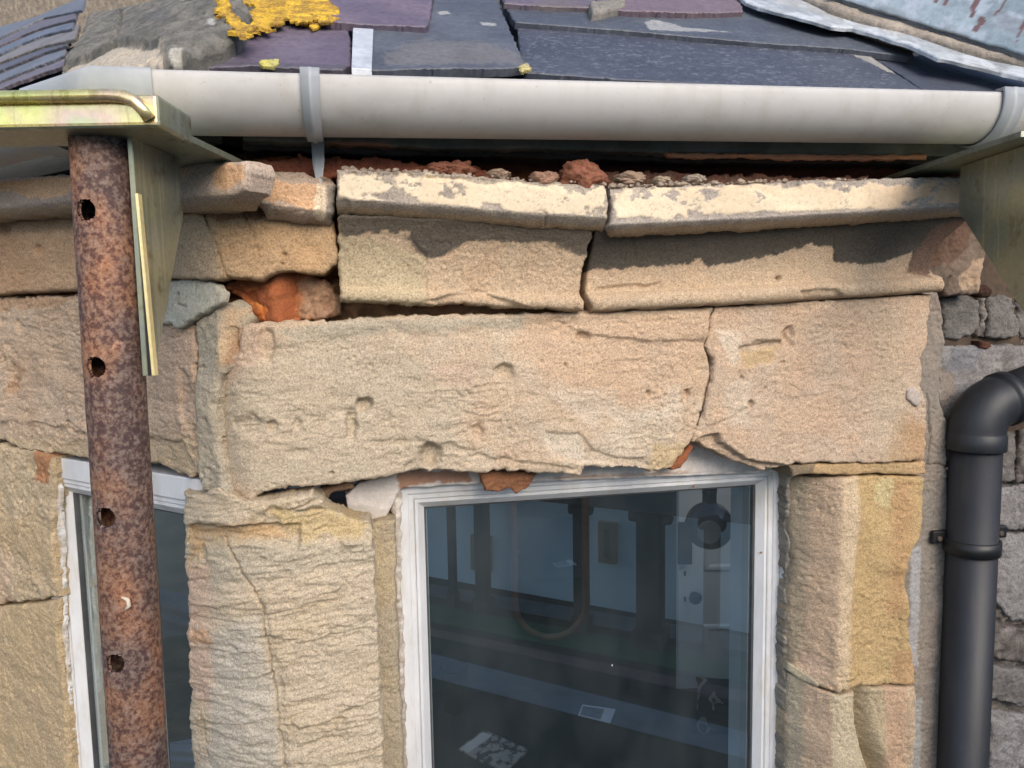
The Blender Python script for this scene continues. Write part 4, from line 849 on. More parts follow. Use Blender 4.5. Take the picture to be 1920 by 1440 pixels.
mb.box(FRONT, uc - .02, 1.3, zc + .002, zc + .016, -.22, .0); mb.build('soffit', DARK, fas)
mb = MB(); mb.box(LEFT, -1.3, .0, zc + .002, zc + .016, -.22, .0); mb.build('soffit', DARK, fas)
zt = FRONT.hit(1000, 210, .03)[1]
mb = MB(); mb.box(LEFT, -1.3, .012, zc - .002, zt, .008, .028); mb.build('board', DARKWOOD, fas)
mb = MB(); mb.box(FRONT, uc - .02, 1.3, .195, zc + .05, -.24, -.075); mb.box(LEFT, -1.3, .0, .195, zc + .05, -.24, -.072); mb.build('back_board', DARK, fas)

gut = thing('gutter', FRONT.P(.1, .26, .10), 'grey plastic half round gutter with a bracket strap, under the slates', 'gutter')
GW = .128
g0 = FRONT.hit(600, 140, GW); g1 = FRONT.hit(1740, 170, GW)
gsl = (g1[1] - g0[1]) / (g1[0] - g0[0])
GR = .044
gz = lambda u: g0[1] + gsl * (u - g0[0])
# profile across the gutter: (distance out from the wall, height), front lip to back lip
prof = []
for k in range(0, 33):
    a_ = math.pi * k / 32
    prof.append((GW - GR + GR * math.cos(a_), -.007 - GR * 1.0 * math.sin(a_)))
prof = [(GW - .005, .000), (GW - .001, .0012), (GW, -.002), (GW, -.006)] + prof + [(GW - 2 * GR, 0)]
inner = [(GW - GR + (x - GW + GR) * .955, y if i < 4 else y * .955 + .0006) for i, (x, y) in enumerate(prof)][::-1]
# the corner of the two runs lies on the bisector
def run(mb, stations, pr, closed_prof=True):
    rows = [[mb.bm.verts.new(tuple(f(x, y))) for x, y in pr] for f in stations]
    n = len(pr)
    for a_, b_ in zip(rows[:-1], rows[1:]):
        for k in range(n if closed_prof else n - 1):
            f = mb.bm.faces.new([a_[k], a_[(k + 1) % n], b_[(k + 1) % n], b_[k]]); f.smooth = True
    return rows
zcor = gz(uc)
def st_front(u): return lambda x, y: FRONT.P(u, gz(u) + y, x)
ucg = FRONT.hit(168, 117, GW)[0]           # the outer corner of the gutter
WS = np.dot(FRONT.P(ucg, 0, GW) - LEFT.O, LEFT.n) - GW
zcor = gz(ucg)
def st_left(u): return lambda x, y: LEFT.P(u + LCU, zcor + y, x + WS)
def ucorner(x):
    f0 = np.dot(FRONT.P(0, 0, x) - LEFT.O, LEFT.n); f1 = np.dot(FRONT.P(1, 0, x) - LEFT.O, LEFT.n)
    return (x + WS - f0) / (f1 - f0)
def st_corner(x, y): return FRONT.P(ucorner(x), zcor + y, x)
LCU = np.dot(FRONT.P(ucorner(GW - 2 * GR), 0, GW - 2 * GR) - LEFT.O, LEFT.u) - .01
ushoe = FRONT.hit(286, 160, GW)[0]
mb = MB(); run(mb, [st_front(u) for u in np.linspace(ushoe - .01, 1.5, 20)], prof + inner); mb.build('gutter_trough', GUTTER, gut)
big = [(GW - GR + (x - GW + GR) * 1.06, y * 1.05 + .001) for x, y in prof]; bin_ = [(GW - GR + (x - GW + GR) * 1.01, y * 1.005 + .0005) for x, y in prof][::-1]
mb = MB()
ul = -(uc - ushoe) * 0 - GW * HALF * -1
lcu = GW * HALF
run(mb, [st_left(-.085), st_left(-.08), st_left(-.004), st_corner, st_front(ushoe - .012), st_front(ushoe - .008), st_front(ushoe)], big + bin_)
mb.build('corner_fitting', GUTTER2, gut)
mb = MB(); run(mb, [st_left(-1.3), st_left(-.075)], prof + inner); mb.build('gutter_trough', GUTTER, gut)
def bracket(px, py, wid, tail):
    u = FRONT.hit(px, py, GW)[0]
    mb = MB()
    pts = [(GW - .010, .006), (GW + .004, .006), (GW + .0055, -.004)] + [(GW - GR + (GR + .005) * math.cos(math.pi * k / 24), -.007 - (GR + .005) * math.sin(math.pi * k / 24)) for k in range(1, 25)]
    pts_in = [(GW - GR + (x - GW + GR) * .95, (y + .007) * .95 - .007) for x, y in pts]
    n = len(pts)
    wd = [wid * .5 * (1 - .32 * (i / n)) for i in range(n)]
    L = []
    for sgn in (-1, -.25, -.2, .2, .25, 1):
        o_ = .0016 if abs(sgn) in (.2,) else 0.0
        L.append([mb.bm.verts.new(tuple(FRONT.P(u + sgn * wd[i], gz(u) + y - o_ * math.sin(math.pi * min(i, n) / n), x + o_ * math.cos(math.pi * i / n)))) for i, (x, y) in enumerate(pts)])
    Li = [[mb.bm.verts.new(tuple(FRONT.P(u + sgn * wd[i], gz(u) + y, x))) for i, (x, y) in enumerate(pts_in)] for sgn in (-1, 1)]
    for a_, b_ in zip(L[:-1], L[1:]):
        for i in range(n - 1): mb.bm.faces.new([a_[i], a_[i + 1], b_[i + 1], b_[i]]).smooth = True
    for a_, b_ in ((L[0], Li[0]), (Li[1], L[-1]), (Li[0], Li[1])):
        for i in range(n - 1): mb.bm.faces.new([a_[i], a_[i + 1], b_[i + 1], b_[i]])
    if tail:                                  # pointed tail on the back plate
        x_ = GW - 2 * GR - .005
        t0 = [FRONT.P(u + d, gz(u) + y, x_ + .006 * (y < -.06)) for d, y in ((-wid * .4, -.01), (wid * .4, -.01), (wid * .34, -.070), (.002, -.102), (-.002, -.102), (-wid * .34, -.070))]
        mb.prism(t0, -FRONT.n * .004)
    return mb.build('gutter_bracket', GUTTER2, gut)
bracket(581, 135, .0195, True)
bracket(1898, 170, .030, False)
# bracket of the left run under the bracket plate
mb = MB()
uL = LEFT.hit(40, 250, GW + WS)[0]
pts = [(GW - GR + (GR + .006) * math.cos(a_), -.007 - (GR + .006) * math.sin(a_)) for a_ in np.linspace(.2, math.pi, 18)]
pin = [(GW - GR + (GR + .002) * math.cos(a_), -.007 - (GR + .002) * math.sin(a_)) for a_ in np.linspace(.2, math.pi, 18)]
run(mb, [(lambda s_: (lambda x, y: LEFT.P(uL + s_, zcor + y, x + WS)))(s_) for s_ in (-.02, .02)], pts + pin[::-1])
mb.build('gutter_bracket', GUTTER2, gut)

# ================================================================== ROOF
PIT = rad(38)
def roofplane(pl, w_e, z_e):
    nh = np.array([-pl.n[0], -pl.n[1], 0.0])
    return Plane(pl.P(0, z_e, w_e), pl.u, nh * math.cos(PIT) + np.array([0, 0, 1]) * math.sin(PIT))
RZ = gz(.2) + .002
ROOF = roofplane(FRONT, .085, RZ)
ROOFL = roofplane(LEFT, .085, RZ)
roof = thing('slate_roof', FRONT.P(.2, RZ, -.3), 'purple and blue grey slate roof with mortared hip and yellow lichen, above the gutter', 'roof')
def hipu(v): return uc - (.085 - v * math.cos(PIT)) * HALF
mb = MB()
for pl_, sgn in ((ROOF, 1), (ROOFL, -1)):
    for_front = pl_ is ROOF
    pts = [(hipu(.06) + .0, .06), (1.7, .06), (1.7, .75), (hipu(.75), .75)] if for_front else None
    if for_front:
        mb.prism([pl_.P(u, v, -.028) for u, v in pts], -pl_.n * .02)
    else:
        h0 = (.085 - .06 * math.cos(PIT)) * HALF; h1 = (.085 - .75 * math.cos(PIT)) * HALF
        mb.prism([pl_.P(u, v, -.028) for u, v in ((h0, .06), (h1, .75), (-1.6, .75), (-1.6, .06))], -pl_.n * .02)
mb.build('roof_boarding', DARKWOOD, roof)
PUR, PUR2 = (.105, .085, .120), (.125, .102, .135); BLU, BLU2 = (.062, .070, .090), (.085, .095, .115); NAV, NAV2 = (.044, .050, .072), (.056, .064, .086); DK = (.05, .055, .065)
def slate(outline, w_, c1, c2, pl=ROOF, patches=(), th=.006, label=None, feats=(), edge=.0026, tilt=0.0, bed=.0002):
    return slab('slate', pl, outline, SLATE, roof, base=w_, depth=th, res=.002, R=.0015, edge=edge, escale=.008, amp=.0010, scale=.08, fine=.00025, bed=bed, bed_dir=rad(8), feats=list(feats), c1=c1, c2=c2, cs=.05, streak=.10, patches=patches, side=.0012, label=label)
def flecks(col2, thr=.62, seed=3, st=.5):
    def f(U, V, col, c):
        n = fbm(U / .009, V / .0018, 3, seed, .6); big_ = fbm(U / .05, V / .03, 3, seed + 4)
        m = (sstep(thr - .25, thr - .15, n + .15 * big_) * st)[..., None]
        return col * (1 - m) + np.array(col2) * m
    return f
LSC = (.36, .36, .34)
# eaves course underneath, then the visible slates from the eaves up
slate([(560, 118), (1000, 125), (1500, 165), (1960, 178), (1960, 140), (1000, 105), (560, 105)], -.010, DK, DK)
slate([(805, 128), (985, 125), (985, 100), (805, 100)], .004, (.10, .11, .12), DK)
slate([(290, 118), (330, 100), (400, 60), (470, 38), (560, 36), (648, 42), (657, 70), (658, 122), (640, 131), (560, 127), (470, 122), (370, 126), (310, 124)], .006, PUR, PUR2, th=.009, patches=[([(290, 112), (480, 116), (660, 124), (660, 140), (290, 135)], (.07, .065, .08), .7, .004)], label='lowest purple slate beside the metal clip')
slate([(668, 40), (806, 36), (814, -20), (925, -20), (945, 30), (986, 122), (940, 127), (850, 127), (702, 131), (668, 130), (660, 80)], .009, BLU, BLU2, th=.009, patches=[([(720, 100), (780, 76), (900, 78), (975, 100), (985, 118), (720, 122)], (.17, .155, .14), .45, .016, .006, .006), ([(820, 22), (840, 20), (845, 26), (825, 27)], LSC, .7, .003, .006), ([(900, 42), (930, 44), (928, 49), (905, 47)], LSC, .7, .003, .006)], label='blue grey slate with a worn brown band near its foot')
slate([(590, -40), (815, -40), (806, 36), (800, 50), (700, 46), (620, 40), (585, 30)], .016, PUR, (.135, .105, .135), th=.008, label='purple slate at the top beside the yellow lichen')
slabl = dict()
slab('slate', ROOF, [(968, 30), (1200, 30), (1600, 80), (1640, 110), (1735, 172), (1500, 166), (1240, 152), (985, 136), (975, 100)], SLATE, roof, base=.002, depth=.008, res=.002, R=.0015, edge=.0014, amp=.0008, fine=.0002, c1=NAV, c2=NAV2, cs=.06, streak=.08,
     patches=[([(1575, 92), (1640, 96), (1650, 110), (1690, 140), (1660, 132), (1620, 112)], (.30, .28, .25), .85, .006, .01), ([(1210, 63), (1238, 64), (1236, 71), (1214, 70)], (.28, .28, .27), .7, .003, .006)], colfn=flecks((.19, .20, .23), .60), label='wide dark blue slate above the middle of the gutter')
slab('slate', ROOF, [(1600, 85), (1716, 104), (1760, 90), (1990, 130), (1990, 182), (1735, 172), (1690, 140), (1630, 105)], SLATE, roof, base=-.002, depth=.008, res=.002, R=.0015, edge=.0014, amp=.0008, fine=.0002, c1=NAV, c2=NAV2, cs=.06, label='dark slate running under the lead flashing')
slab('slate', ROOF, [(930, -30), (1420, -30), (1440, 20), (1640, 66), (1712, 96), (1714, 106), (1600, 92), (1400, 77), (1200, 59), (966, 41), (948, 12)], SLATE, roof, base=.009, depth=.008, res=.002, R=.0015, edge=.0014, amp=.0008, fine=.0002, c1=(.055, .064, .085), c2=(.072, .082, .10), cs=.06, streak=.08,
     patches=[([(1208, 42), (1225, 36), (1262, 44), (1280, 50), (1370, 60), (1280, 58), (1220, 56)], (.30, .30, .29), .8, .005, .008), ([(1425, 18), (1440, 14), (1450, 24), (1430, 28)], (.34, .34, .33), .7, .004, .006)], colfn=flecks((.14, .15, .17), .66, 5), label='upper dark blue slate with a pale scratch')
slate([(950, -40), (1110, -40), (1120, 14), (1050, 12), (945, 6)], .016, (.12, .10, .105), PUR)
slate([(1112, -40), (1376, -40), (1394, 21), (1300, 24), (1180, 20), (1120, 16)], .017, (.13, .095, .115), (.15, .11, .125), th=.008, label='small purple slate at the very top')
slab('mortar_dab', ROOF, [(1108, 2), (1170, -4), (1175, 8), (1130, 18), (1112, 20)], MORTAR, roof, base=.022, depth=.01, R=.004, edge=.003, c1=(.24, .22, .20), c2=(.18, .17, .15))
slab('lichen', ROOF, [(972, 122), (986, 118), (994, 126), (985, 133), (974, 131)], LICHEN, roof, base=.0105, depth=.003, res=.0012, R=.002, edge=.006, escale=.008, amp=.001, scale=.008, fine=.001, c1=(.42, .36, .16), c2=(.25, .23, .16))
# left slope
rs_ = random.Random(11)
LS = []
for i in range(7):
    yl = 166 - i * 16 + rs_.uniform(-3, 3); xr_ = 118 + i * 5.5 + rs_.uniform(-6, 6); yr_ = 120 - i * 17 + rs_.uniform(-3, 3)
    LS.append(([(-60, yl + 22), (0, yl), (40, yl - (yl - yr_) * .36 + rs_.uniform(-2, 2)), (80, yl - (yl - yr_) * .7 + rs_.uniform(-2, 2)), (xr_, yr_), (xr_ + 8, max(yr_ - 26, -8)), (60, max(yl - 58, 34)), (-60, max(yl - 20, 66))],
               [(.12, .10, .115), (.10, .105, .12), (.085, .08, .095), (.14, .125, .115), (.09, .10, .125)][i % 5]))
for i, (o_, c1) in enumerate(LS):
    slate(o_, .000 + .006 * i, c1, tuple(np.array(c1) * rs_.choice((.75, 1.25)) + .01), pl=ROOFL, th=.0055, edge=.0035, bed=.0004)
# hip mortar and lichen
def hipbase(h):
    def f(U, V):
        P_ = ROOF.O + U[..., None] * ROOF.u + V[..., None] * ROOF.v
        wl = -((P_ - ROOFL.O) @ ROOFL.n) / np.dot(ROOF.n, ROOFL.n)
        return h + .5 * (wl - np.sqrt(wl * wl + .0004))
    return f
fil = slab('hip_mortar', ROOF, [(112, 118), (108, 96), (118, 68), (142, 30), (150, -30), (420, -30), (470, 10), (462, 40), (440, 62), (400, 76), (345, 98), (310, 106), (262, 99), (240, 108), (180, 103), (150, 112)], MORTAR, roof, base=hipbase(.034), depth=.04, res=.002, R=.010, edge=.006, amp=.005, scale=.06, fine=.0020, feats=[pits(.1, .016, .004, .5), step([(100, 120), (112, 90), (180, 76), (215, 62), (300, 70), (308, 110), (150, 125)], -.010, .006, .02), crack([(200, 60), (218, 30), (215, -20)], 3, .006)],
     c1=(.10, .098, .088), c2=(.17, .16, .14), cs=.02, streak=.15, patches=[([(100, 120), (114, 92), (180, 78), (215, 64), (300, 72), (306, 110), (150, 125)], (.40, .35, .28), .95, .006, .02, .004), ([(260, 10), (320, 0), (310, 30), (270, 26)], (.10, .10, .10), .7, .010, .01), ([(385, 28), (400, 30), (402, 42), (392, 42)], (.40, .40, .38), .8, .003), ([(318, 96), (340, 94), (335, 106), (320, 106)], (.42, .40, .35), .8, .004)], label='grey mortar hip with a pale broken edge')
YL, YL2 = (.56, .345, .04), (.40, .25, .05)
for o_, w_ in (([(403, -10), (420, -12), (432, 18), (450, 40), (470, 48), (476, 62), (455, 68), (440, 60), (425, 38), (410, 20)], hipbase(.0368)), ([(440, -15), (600, -15), (630, 10), (636, 24), (615, 40), (590, 34), (560, 40), (530, 30), (520, 44), (500, 52), (480, 50), (468, 58), (462, 30), (468, 12), (458, 4)], .0176), ([(560, 40), (580, 34), (605, 42), (598, 52), (572, 50)], .012)):
    slab('lichen', ROOF, o_, LICHEN, roof, base=w_, depth=.0025, res=.0013, R=.0015, edge=.014, escale=.012, amp=.0010, scale=.010, fine=.0010, c1=YL, c2=(.30, .18, .04), cs=.010, streak=.2, label='bright yellow lichen crust')
slab('lichen', ROOF, [(482, 114), (500, 110), (522, 111), (524, 118), (512, 126), (492, 122)], LICHEN, roof, base=.0085, depth=.003, res=.0012, R=.0015, edge=.006, escale=.007, amp=.001, scale=.008, fine=.001, c1=(.46, .40, .10), c2=(.38, .36, .16), label='small yellow green lichen spot on the purple slate')
# metal clip that holds a slate
mb = MB()
c0, c1_ = ROOF.hit(662, 54, .013), ROOF.hit(700, 56, .013)
cb0, cb1 = ROOF.hit(659, 130, .013), ROOF.hit(697, 132, .013)
pts_top = [ROOF.P(*c0, .0125), ROOF.P(*c1_, .0125), ROOF.P(*cb1, .0125), ROOF.P(*cb0, .0125)]
mb.prism(pts_top, ROOF.n * .0018)
e0_, e1_ = ROOF.P(*cb0, .0127), ROOF.P(*cb1, .0127)
mb.prism([e0_, e1_, e1_ + np.array([0, .004, -.03]), e0_ + np.array([0, .004, -.03])], ROOF.n * .0016)
mb.bevel(.0005, 1)
mb.build('slate_clip', simple_mat('galvanised_strip', (.42, .44, .47), (.60, .62, .64), 60, .5, .3), roof)
# lead flashing and the painted cheek above it
fl = thing('lead_flashing', ROOF.P(*ROOF.hit(1700, 60, .02), .02), 'pale wavy lead flashing strip at the top right edge of the slates', 'flashing')
def lead(U, V, col, c):
    n = fbm(U / .03, V / .03, 4, 9, .6)
    m = sstep(-.1, .4, n)[..., None]
    return col * (1 - m) + np.array([.43, .46, .49]) * m
slab('lead_sheet', ROOF, [(1375, -20), (1500, -20), (1560, 8), (1640, 32), (1780, 72), (1960, 122), (1960, 152), (1900, 138), (1840, 124), (1760, 108), (1700, 82), (1650, 66), (1600, 52), (1560, 50), (1500, 32), (1450, 20), (1400, 2)], LEAD, fl, base=lambda U, V: .026 + .002 * np.sin(U * 45), depth=.004, res=.002, R=.002, edge=.004, escale=.05, amp=.0016, scale=.06, fine=.0001, c1=(.25, .27, .285), c2=(.33, .36, .38), cs=.03, colfn=lead, patches=[([(1440, 2), (1520, 2), (1700, 60), (1690, 72), (1560, 30)], (.33, .31, .28), .5, .01)])
slab('mortar_fillet', ROOF, [(1490, -20), (1560, -16), (1620, 6), (1760, 52), (1960, 112), (1960, 126), (1780, 78), (1640, 38), (1560, 12)], MORTAR, fl, base=.034, depth=.02, res=.002, R=.006, edge=.003, amp=.004, scale=.03, c1=(.26, .22, .18), c2=(.33, .29, .24))
ck = thing('dormer_cheek', ROOF.P(*ROOF.hit(1800, 40, .04), .04), 'blue grey painted metal cheek streaked with rust red at the top right corner', 'cladding')
pA = ROOF.P(*ROOF.hit(1555, -8, .042), .042); pB = ROOF.P(*ROOF.hit(1960, 114, .042), .042)
du = pB - pA; L_ = np.linalg.norm(du); du = du / L_
CH = Plane(pA, du, np.cross(np.cross(du, np.array([0, 0, 1.0])), du) + 1e-9)
if CH.n[1] > 0: CH.n = -CH.n
def cheekcol(U, V, col, c):
    n = fbm(U / .03, V / .03, 5, 77, .65)
    m = sstep(-.05, .25, n)[..., None]; col = col * (1 - m) + np.array([.40, .46, .52]) * m
    m = (sstep(.1, .4, fbm(U / .05 + 4, V / .03, 4, 81, .6)) * .6)[..., None]; col = col * (1 - m) + np.array([.20, .22, .25]) * m
    d = np.zeros(U.shape)
    for k in range(15):
        r9 = random.Random(40 + k); u_, v_, l_, w__ = r9.uniform(.03, .50), r9.uniform(-.01, .07), r9.uniform(.012, .07), r9.uniform(.0015, .0055)
        dx = np.abs(U - u_ - .008 * fbm(V / .05, V / .05 + k, 3, k)); m_ = (dx < w__ * (.7 + .9 * fbm(V / .012, U / .012, 3, k + 3))) & (V > v_) & (V < v_ + l_)
        d = np.maximum(d, m_ * 1.0)
    d = d[..., None] * .9
    return col * (1 - d) + np.array([.14, .055, .05]) * d
cu = np.array([(0, 0), (L_, 0), (L_, .45), (0, .45)])
uvp = lambda p: (960 + F * np.dot(p - CAM, rt) / np.dot(p - CAM, fw), 720 - F * np.dot(p - CAM, up) / np.dot(p - CAM, fw))
slab('painted_sheet', CH, [uvp(CH.P(u, v, 0)) for u, v in ((0, 0), (L_, 0), (L_, .3), (0, .3))], LEAD, ck, base=0.0, depth=.01, res=.0025, R=.001, edge=.0015, amp=.0012, scale=.08, fine=.0002, c1=(.24, .30, .34), c2=(.34, .41, .46), cs=.05, colfn=cheekcol)
# wall at the top left, beyond the side slope
tw = thing('chimney_wall', LEFT.P(-.3, RZ + .1, -.35), 'brown weathered stone wall at the top left corner above the side slates', 'wall')
TW = Plane(ROOFL.P(*ROOFL.hit(60, 10, .0), .0), LEFT.u, (0, 0, 1))
slab('wall_face', TW, [(-80, -90), (330, -90), (300, 60), (185, 130), (110, 135), (60, 120), (0, 110), (-80, 130)], MORTAR, tw, base=0.0, depth=.05, res=.003, R=.01, edge=.003, amp=.008, scale=.05, fine=.0015, c1=(.20, .17, .135), c2=(.26, .22, .17), cs=.05)

# ================================================================== STRONGBOY BRACKETS AND PROP
def PX(px, py, Y):                            # the point at depth Y seen along that ray
    d = ray(px, py); return CAM + d * (Y / d[1])
Zb = PX(150, 240, .65)[2]                     # underside of the bracket plate
TY = .70
tc_ = PX(197, 400, TY); tb_ = PX(262, 1440, TY)
prop = thing('steel_prop', (tc_[0], TY, 0.0), 'rusty round steel prop tube with pin holes, in front of the narrow window', 'prop')
PRD = .0262
mb = MB(); bmt = mb.bm
holes = [PX(161, 401, TY)[2], PX(182, 685, TY)[2], PX(203, 957, TY)[2], PX(220, 1222, TY)[2]]
# tube as a dense grid with round openings snapped to circles, and an inner wall
zt_, zb_ = Zb + .002, CZ - 1.3
tilt = (tb_[0] - tc_[0]) / (tb_[2] - tc_[2])
HA = -math.pi / 2 - .15                        # the holes face a little left of the viewer
nth, nz = 96, int((zt_ - zb_) / .0022)
hr = .0094
rows = []
zs = np.linspace(zb_, zt_, nz); ths = np.linspace(0, 2 * math.pi, nth, endpoint=False)
ZZ, TT = np.meshgrid(zs, ths, indexing='ij')
inside = np.zeros(ZZ.shape, bool)
for hz in holes:
    s_ = (np.angle(np.exp(1j * (TT - HA)))) * PRD; dz = ZZ - hz
    q = np.sqrt(s_ ** 2 + dz ** 2) + 1e-9
    inside |= q < hr - .0009
    m_ = (q >= hr - .0009) & (q < hr + .0013)
    f_ = np.where(m_, hr / q, 1.0); ZZ = hz + dz * f_ if False else np.where(m_, hz + dz * f_, ZZ); TT = np.where(m_, HA + s_ * f_ / PRD, TT)
dent = .0004 * fbm(TT * 3, ZZ / .03, 3, 5)
def tubeV(r_): return np.stack([tc_[0] + (ZZ - tc_[2]) * tilt + (r_ + dent) * np.cos(TT), TY + (r_ + dent) * np.sin(TT), ZZ], -1).reshape(-1, 3)
Vt = np.concatenate([tubeV(PRD), tubeV(PRD - .0036)]); no = nz * nth
ii, jj = np.meshgrid(np.arange(nz - 1), np.arange(nth), indexing='ij')
j2 = (jj + 1) % nth
cellout = inside[ii, jj] | inside[ii + 1, jj] | inside[ii, j2] | inside[ii + 1, j2]
keep = ~cellout
a_ = (ii * nth + jj)[keep]; b_ = (ii * nth + j2)[keep]; c_ = ((ii + 1) * nth + j2)[keep]; d_ = ((ii + 1) * nth + jj)[keep]
Qs = [np.stack([a_, b_, c_, d_], 1), np.stack([d_, c_, b_, a_], 1) + no]
kk = keep
up_ = kk[:-1] != kk[1:]                        # rims of the holes
r1, c1i = np.nonzero(up_)
p0 = (r1 + 1) * nth + c1i; p1 = (r1 + 1) * nth + (c1i + 1) % nth
Qs.append(np.stack([p0, p1, p1 + no, p0 + no], 1))
sd = kk != np.roll(kk, -1, axis=1)
r1, c1i = np.nonzero(sd); cc = (c1i + 1) % nth
p0 = r1 * nth + cc; p1 = (r1 + 1) * nth + cc
Qs.append(np.stack([p0, p1, p1 + no, p0 + no], 1))
mb.bm.free()
link('tube', mesh_np('tube', Vt, np.concatenate(Qs)), RUST, prop)
mb = MB(); mb.tube([(tc_[0] + (zb_ + .01 - tc_[2]) * tilt, TY, zb_ + .01), (tc_[0] + (.008 - tc_[2]) * tilt, TY, .008)], .0300, 32); mb.build('outer_tube', RUST, prop)
bx_ = tc_[0] + (.0 - tc_[2]) * tilt
mb = MB(); mb.hexa([(bx_ - .075, TY - .075, .0), (bx_ + .075, TY - .075, .0), (bx_ + .075, TY + .075, .0), (bx_ - .075, TY + .075, .0), (bx_ - .075, TY - .075, .008), (bx_ + .075, TY - .075, .008), (bx_ + .075, TY + .075, .008), (bx_ - .075, TY + .075, .008)]); mb.build('base_plate', RUST, prop)
sp_uv = PX(238, 1132, TY - PRD)
mb = MB(); mb.tube([(sp_uv[0] - .004, sp_uv[1] - .001, sp_uv[2] + .007), (sp_uv[0] + .001, sp_uv[1], sp_uv[2] + .004), (sp_uv[0] + .002, sp_uv[1], sp_uv[2] - .002), (sp_uv[0] - .002, sp_uv[1], sp_uv[2] - .006)], [.001, .002, .002, .001], 8)
mb.build('plaster_splash', simple_mat('dry_plaster', (.55, .45, .32), (.62, .54, .42), 40, .9), prop)

def strongboy(name, xr, yf, yb, zb, hgt, xl, label, gus, blade, front=True):
    t = thing(name, ((xr + xl) / 2, yb, zb), label, 'support bracket', 'wall support brackets under the eaves')
    if front:
        mb = MB()                             # folded channel: front flange, top, side
        mb.hexa([(xl, yf, zb), (xr, yf, zb), (xr, yb, zb), (xl, yb, zb), (xl, yf, zb + hgt), (xr, yf, zb + hgt), (xr, yb, zb + hgt), (xl, yb, zb + hgt)], .004, 3)
        ch_ = mb.build('channel', ZINC, t); ch_.data.materials.append(ZINC2)
        for p_ in ch_.data.polygons:
            if p_.normal.x > .6 or p_.normal.z < -.6: p_.material_index = 1  # shading of side and underside painted with the darker zinc
        mb = MB(); ry = yf - .004; rz = zb + hgt - .002
        mb.tube([(xl, ry, rz), (xr - .040, ry, rz), (xr - .028, ry, rz - .001), (xr - .018, ry, rz - .005), (xr - .011, ry + .001, rz - .013), (xr - .008, ry + .004, rz - .019)], .0055, 14)
        mb.build('weld_rod', ZINC, t)
    mb = MB(); mb.prism([np.array(p) for p in blade], np.array([0, 0, .006])); mb.build('blade', ZINC2, t)
    mb = MB(); mb.prism([np.array(p) for p in gus], np.array([.005, 0, 0])); mb.bevel(.0006, 1); mb.build('gusset', ZINC2, t)
    return t
xr = PX(297, 200, .65)[0]
gx_ = PX(330, 330, .785)[0]
zz = lambda px, py, Y: PX(px, py, Y)[2]
gy0 = .688
zfg = zz(253, 362, gy0)
ax = lambda Y: Y
gusL = [(gx_, gy0, Zb + .001), (gx_, .785, Zb + .001), (gx_, .785, zz(330, 408, .785)), (gx_, gy0 + .012, zz(290, 700, gy0 + .012)), (gx_, gy0, zz(287, 705, gy0))]
hgtL = zz(150, 178, .65) - Zb
sb1 = strongboy('support_bracket', xr, .65, .718, Zb, hgtL, PX(-160, 200, .65)[0], 'yellow zinc plated steel bracket on top of the rusty prop', gusL,
                [(xr - .115, .70, Zb + .001), (xr + .0, .70, Zb + .001), (xr + .012, .90, Zb + .001), (xr - .10, .90, Zb + .001)])
pa, pb = PX(255, 362, gy0 - .004), PX(287, 705, gy0 - .004)
mb = MB(); mb.hexa([(pb[0] - .0015, gy0 - .004, pb[2]), (pb[0] + .0015, gy0 - .004, pb[2]), (pb[0] + .0015, gy0 + .004, pb[2]), (pb[0] - .0015, gy0 + .004, pb[2]), (pa[0] - .0015, gy0 - .004, pa[2]), (pa[0] + .0015, gy0 - .004, pa[2]), (pa[0] + .0015, gy0 + .004, pa[2]), (pa[0] - .0015, gy0 + .004, pa[2])], .0006, 1); mb.build('gusset_edge', GOLD, sb1)  # brighter zinc painted only along the lit stretch of the edge
mb = MB(); mb.hexa([(pb[0] - .010, gy0 + .001, pb[2]), (pb[0] - .003, gy0 + .001, pb[2]), (pb[0] - .003, gy0 + .006, pb[2]), (pb[0] - .010, gy0 + .006, pb[2]), (pa[0] - .008, gy0 + .001, pa[2]), (pa[0] - .003, gy0 + .001, pa[2]), (pa[0] - .003, gy0 + .006, pa[2]), (pa[0] - .008, gy0 + .006, pa[2])]); mb.build('gusset_shade_strip', BLACKP, sb1)  # black strip standing in for the shade between tube and gusset
xg = PX(1799, 350, .955)[0]
zr = zz(1800, 312, .955)
yr2 = .84
gusR = [(xg, .955, zr), (xg, .955, zz(1797, 396, .955)), (xg, yr2 - .02, zz(1797, 396, .955) + (zz(1920, 580, .83) - zz(1797, 396, .955)) / (.83 - .955) * (yr2 - .02 - .955)), (xg, yr2 - .02, zr)]
sb2 = strongboy('support_bracket', xg, .7, .8, zr, .05, xg, 'dull zinc plated steel bracket wedged under the eaves at the right edge', gusR, [(xg - .045, 1.13, zr + .001), (xg - .03, .80, zr + .001), (xg + .10, .80, zr + .001), (xg + .10, 1.13, zr + .001)], front=False)

